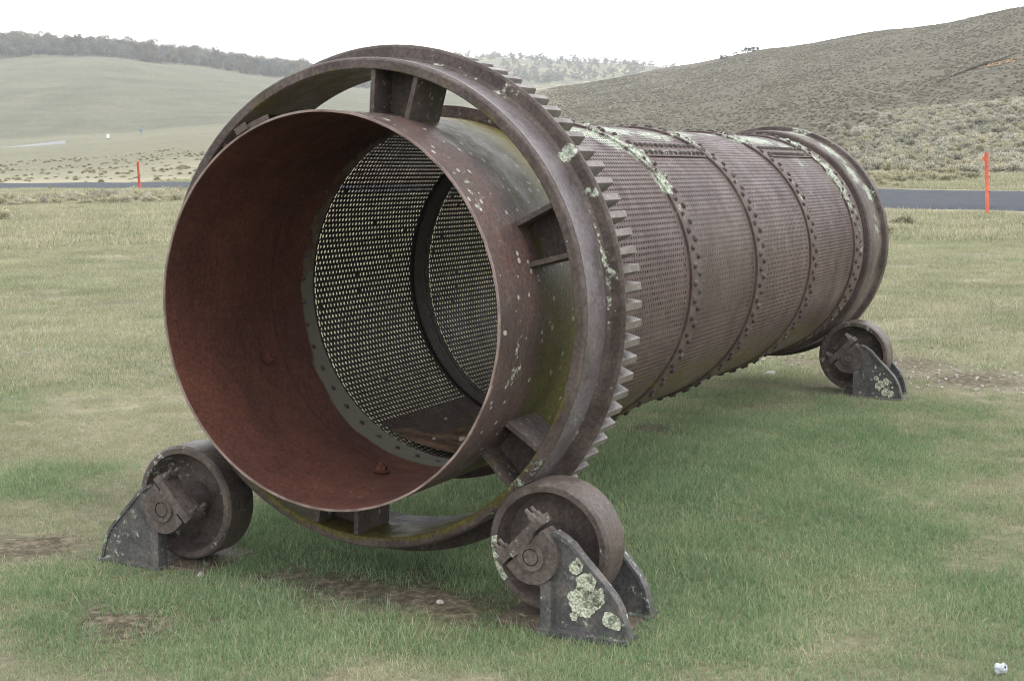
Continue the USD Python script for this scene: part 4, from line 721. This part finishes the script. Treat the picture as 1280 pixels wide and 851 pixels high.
# dark tufts added as the shadow line of the old cut, right hill
pts = [(1170, 152), (1195, 159), (1212, 162), (1228, 166), (1247, 168), (1262, 173)]; hx, hy = [], []
rr = np.random.default_rng(9)
for (p0_, d0_), (p1_, d1_) in zip(pts[:-1], pts[1:]):
    for k in np.linspace(0, 1, 8): a = azim(p0_ + (p1_ - p0_) * k); Dk = d0_ + (d1_ - d0_) * k + rr.normal(0, .5); hx.append(CAM[0] + Dk * math.sin(a)); hy.append(CAM[1] + Dk * math.cos(a))
hx, hy = np.array(hx), np.array(hy); dk = [[('heath', blades(120, .5, .2, .42, .04, .4, 600 + k, True, .9, 2), G_dark)] for k in range(2)]
instancer('dark_heath', dk, np.stack([hx, hy, height(hx, hy) - .02], 1), rr.integers(0, 2, len(hx)), rr.uniform(0, 6.28, len(hx)), rr.uniform(.5, 1.5, len(hx)), 'dark low tufts added as the shadow line of the old cut above the orange soil on the right hill', 'heath')
# gravel
gx_, gy_ = scatter(8.5, 13, 60, azim(950), azim(1400), rr); keep = rr.random(len(gx_)) < blob(gx_, gy_, GRAVEL) * .9; gx_, gy_ = gx_[keep], gy_[keep]
peb = []
for k in range(3):
    m = trimesh.creation.icosphere(1, .016); m.vertices *= np.random.default_rng(k).uniform(.6, 1.2, 3); m.vertices += np.random.default_rng(k + 9).normal(0, .0015, m.vertices.shape); peb.append([('stone', (m.vertices, m.faces, None), M_stone)])
instancer('gravel', peb, np.stack([gx_, gy_, height(gx_, gy_) + .004], 1), rr.integers(0, 3, len(gx_)), rr.uniform(0, 6.28, len(gx_)), rr.uniform(.35, 1.15, len(gx_)), 'pale gravel in the bare strip right of the rear roller', 'gravel')
# trees
def crown(h, w, n, seed, card, low=.06):
    r = np.random.default_rng(seed); cl = r.integers(6, 10); cen = np.stack([r.normal(0, w * .24, cl), r.normal(0, w * .24, cl), r.uniform(low + .14, .86, cl) * h], 1); rad = r.uniform(.16, .27, cl) * w
    k = r.integers(0, cl, n); d = r.normal(0, 1, (n, 3)); d /= np.linalg.norm(d, axis=1, keepdims=True); p = cen[k] + d * (rad[k] * r.uniform(.55, 1.05, n))[:, None] * [1, 1, .8]
    nn = d + r.normal(0, .5, (n, 3)); nn /= np.linalg.norm(nn, axis=1, keepdims=True); t = np.cross(nn, r.normal(0, 1, (n, 3))); t /= np.linalg.norm(t, axis=1, keepdims=True); b = np.cross(nn, t); s = r.uniform(.6, 1.2, n)[:, None] * card
    V = np.stack([p - t * s, p + b * s * .55, p + t * s, p - b * s * .55], 1).reshape(-1, 3); q = np.arange(n)[:, None] * 4
    F = np.vstack([q + [0, 1, 2], q + [0, 2, 3]]); return V, F, np.repeat(np.clip(.5 + r.normal(0, .16, cl)[k] + r.normal(0, .1, n), 0, 1), 4)
def limb(p, q, r0, r1, n=6):
    p, q = np.array(p, float), np.array(q, float); m = trimesh.creation.cylinder(radius=1, height=1, sections=n); m.apply_translation([0, 0, .5]); v = m.vertices.copy(); rr_ = r0 + (r1 - r0) * v[:, 2]
    v[:, 0] *= rr_; v[:, 1] *= rr_; v[:, 2] *= np.linalg.norm(q - p); m.vertices = v; m.apply_transform(trimesh.geometry.align_vectors([0, 0, 1], (q - p) / np.linalg.norm(q - p))); m.apply_translation(p); return m
def trunk(h, w, seed):
    r = np.random.default_rng(seed); ms = [limb((0, 0, -.4), (r.normal(0, .03) * h, r.normal(0, .03) * h, h * .45), .026 * h, .016 * h)]
    for k in range(4): a = r.uniform(0, 6.28); ms.append(limb((0, 0, h * .38), (math.cos(a) * w * .3, math.sin(a) * w * .3, h * r.uniform(.6, .8)), .014 * h, .005 * h, 5))
    m = cat_(ms); return np.array(m.vertices), np.array(m.faces), None
UsdGeom.Scope.Define(stage, '/World/Looks/shapes')
variants = []
for k in range(6):
    h, w = (9.5, 8.0, 10.5, 8.5, 7.5, 9.0)[k], (8.0, 7.5, 8.5, 9.0, 7.0, 7.0)[k]; mat = (G_tree, G_tree2, G_tree, G_tree2, G_tree, G_tree2)[k]
    cls = stage.CreateClassPrim(f'/tree_kind_{k}'); put(str(cls.GetPath()), 'trunk', trunk(h, w, k)[:2], M_bark, smooth=False)
    v, f, tn = crown(h, w, 620, 40 + k, .42); put(str(cls.GetPath()), 'crown', (v, f), mat, smooth=False, attrs={'tone': tn}); variants.append((cls, mat))
rt = np.random.default_rng(77)
front = []
for px in np.linspace(-20, 432, 78):
    front.append((px + rt.normal(0, 2.5), np.interp(px, [0, 130, 200, 450], [702, 712, 700, 700]) + abs(rt.normal(0, 14))))
tones = ['dark olive', 'silver grey']
for px, Dt in front:
    x, y, z = ground_at(px, Dt); k = int(rt.integers(0, 6)); s = float(rt.uniform(.62, 1.05))
    t = UsdGeom.Xform.Define(stage, fresh('/World', 'gum_tree')); t.AddTranslateOp().Set(Gf.Vec3d(x, y, z - .2)); t.AddRotateZOp().Set(float(rt.uniform(0, 360))); t.AddScaleOp().Set(Gf.Vec3f(s, s, s))
    t.GetPrim().GetReferences().AddInternalReference(variants[k][0].GetPath()); t.GetPrim().SetInstanceable(True)
    tag(t, f'{tones[k % 2]} gum tree at the front edge of the wood on the left ridge', 'tree', f'{tones[k % 2]} gum trees at the front of the left wood')
def wood(name, px0, px1, D0, D1, per, s0, s1, label, seed, cond=None):
    rr = np.random.default_rng(seed); x, y = scatter(D0, D1, per, azim(px0), azim(px1), rr)
    if cond is not None: az_, D_ = polar(x, y); k = cond(640 + FPX * np.tan(az_), D_, rr); x, y = x[k], y[k]
    pr_ = []
    for j in range(4):
        h, w = (9.5, 8.0, 10.5, 8.5)[j], (8.0, 7.5, 8.5, 9.0)[j]; pr_.append([('crown', crown(h, w, 420, 90 + j, .5), (G_tree, G_tree2)[j % 2]), ('trunk', trunk(h, w, j + 20), M_bark)])
    instancer(name, pr_, np.stack([x, y, height(x, y) - .3], 1), rr.integers(0, 4, len(x)), rr.uniform(0, 6.28, len(x)), rr.uniform(s0, s1, len(x)), label, 'wood')
wood('ridge_wood', -500, 470, 716, 1000, .016, .7, 1.1, 'dense grey-green gum wood covering the left ridge', 1)
wood('far_wood', 420, 960, 880, 1420, .0075, .35, .7, 'hazy scrubby wood on the far hill beyond the drum', 2, lambda p, D, rr: (meshkit.fbm(np.stack([p / 60, D / 90, 0 * p], -1), 3, 3) > .43) | (D > 1250))
# a few shrubs on the skyline of the right hill
for i, (px, Dt, s) in enumerate([(901, 335, .17), (905, 336, .13), (918, 334, .12), (931, 333, .22), (937, 334, .26), (943, 333, .18)]):
    x, y, z = ground_at(px, Dt); t = UsdGeom.Xform.Define(stage, fresh('/World', 'shrub')); t.AddTranslateOp().Set(Gf.Vec3d(x, y, z - .8 * s * 3)); t.AddScaleOp().Set(Gf.Vec3f(s * 1.3, s * 1.3, s)); t.GetPrim().GetReferences().AddInternalReference(variants[i % 6][0].GetPath()); t.GetPrim().SetInstanceable(True)
    tag(t, 'tiny shrub on the skyline of the right hill', 'shrub', 'shrubs on the right skyline')

# ------------------------------------------------------------------ haze
HAZE = 0.0003
hz_m = usdkit.material(stage, LK + 'haze', {'v': ('principled_volume', {'color': (.93, .95, .97), 'density': HAZE, 'anisotropy': .2})}, volume='v.volume')
zmin = float(V[:, 2].min()) - 1.0; zmax = max(float(V[:, 2].max()) + 14, 60)
hb = bx(CAM[0] - 3060, CAM[0] + 3060, CAM[1] - 3060, CAM[1] + 3060, zmin, zmax)
tag(put('/World', 'haze', hb, hz_m, smooth=False), 'thin pale haze over the distant hills', 'haze', kind='stuff')
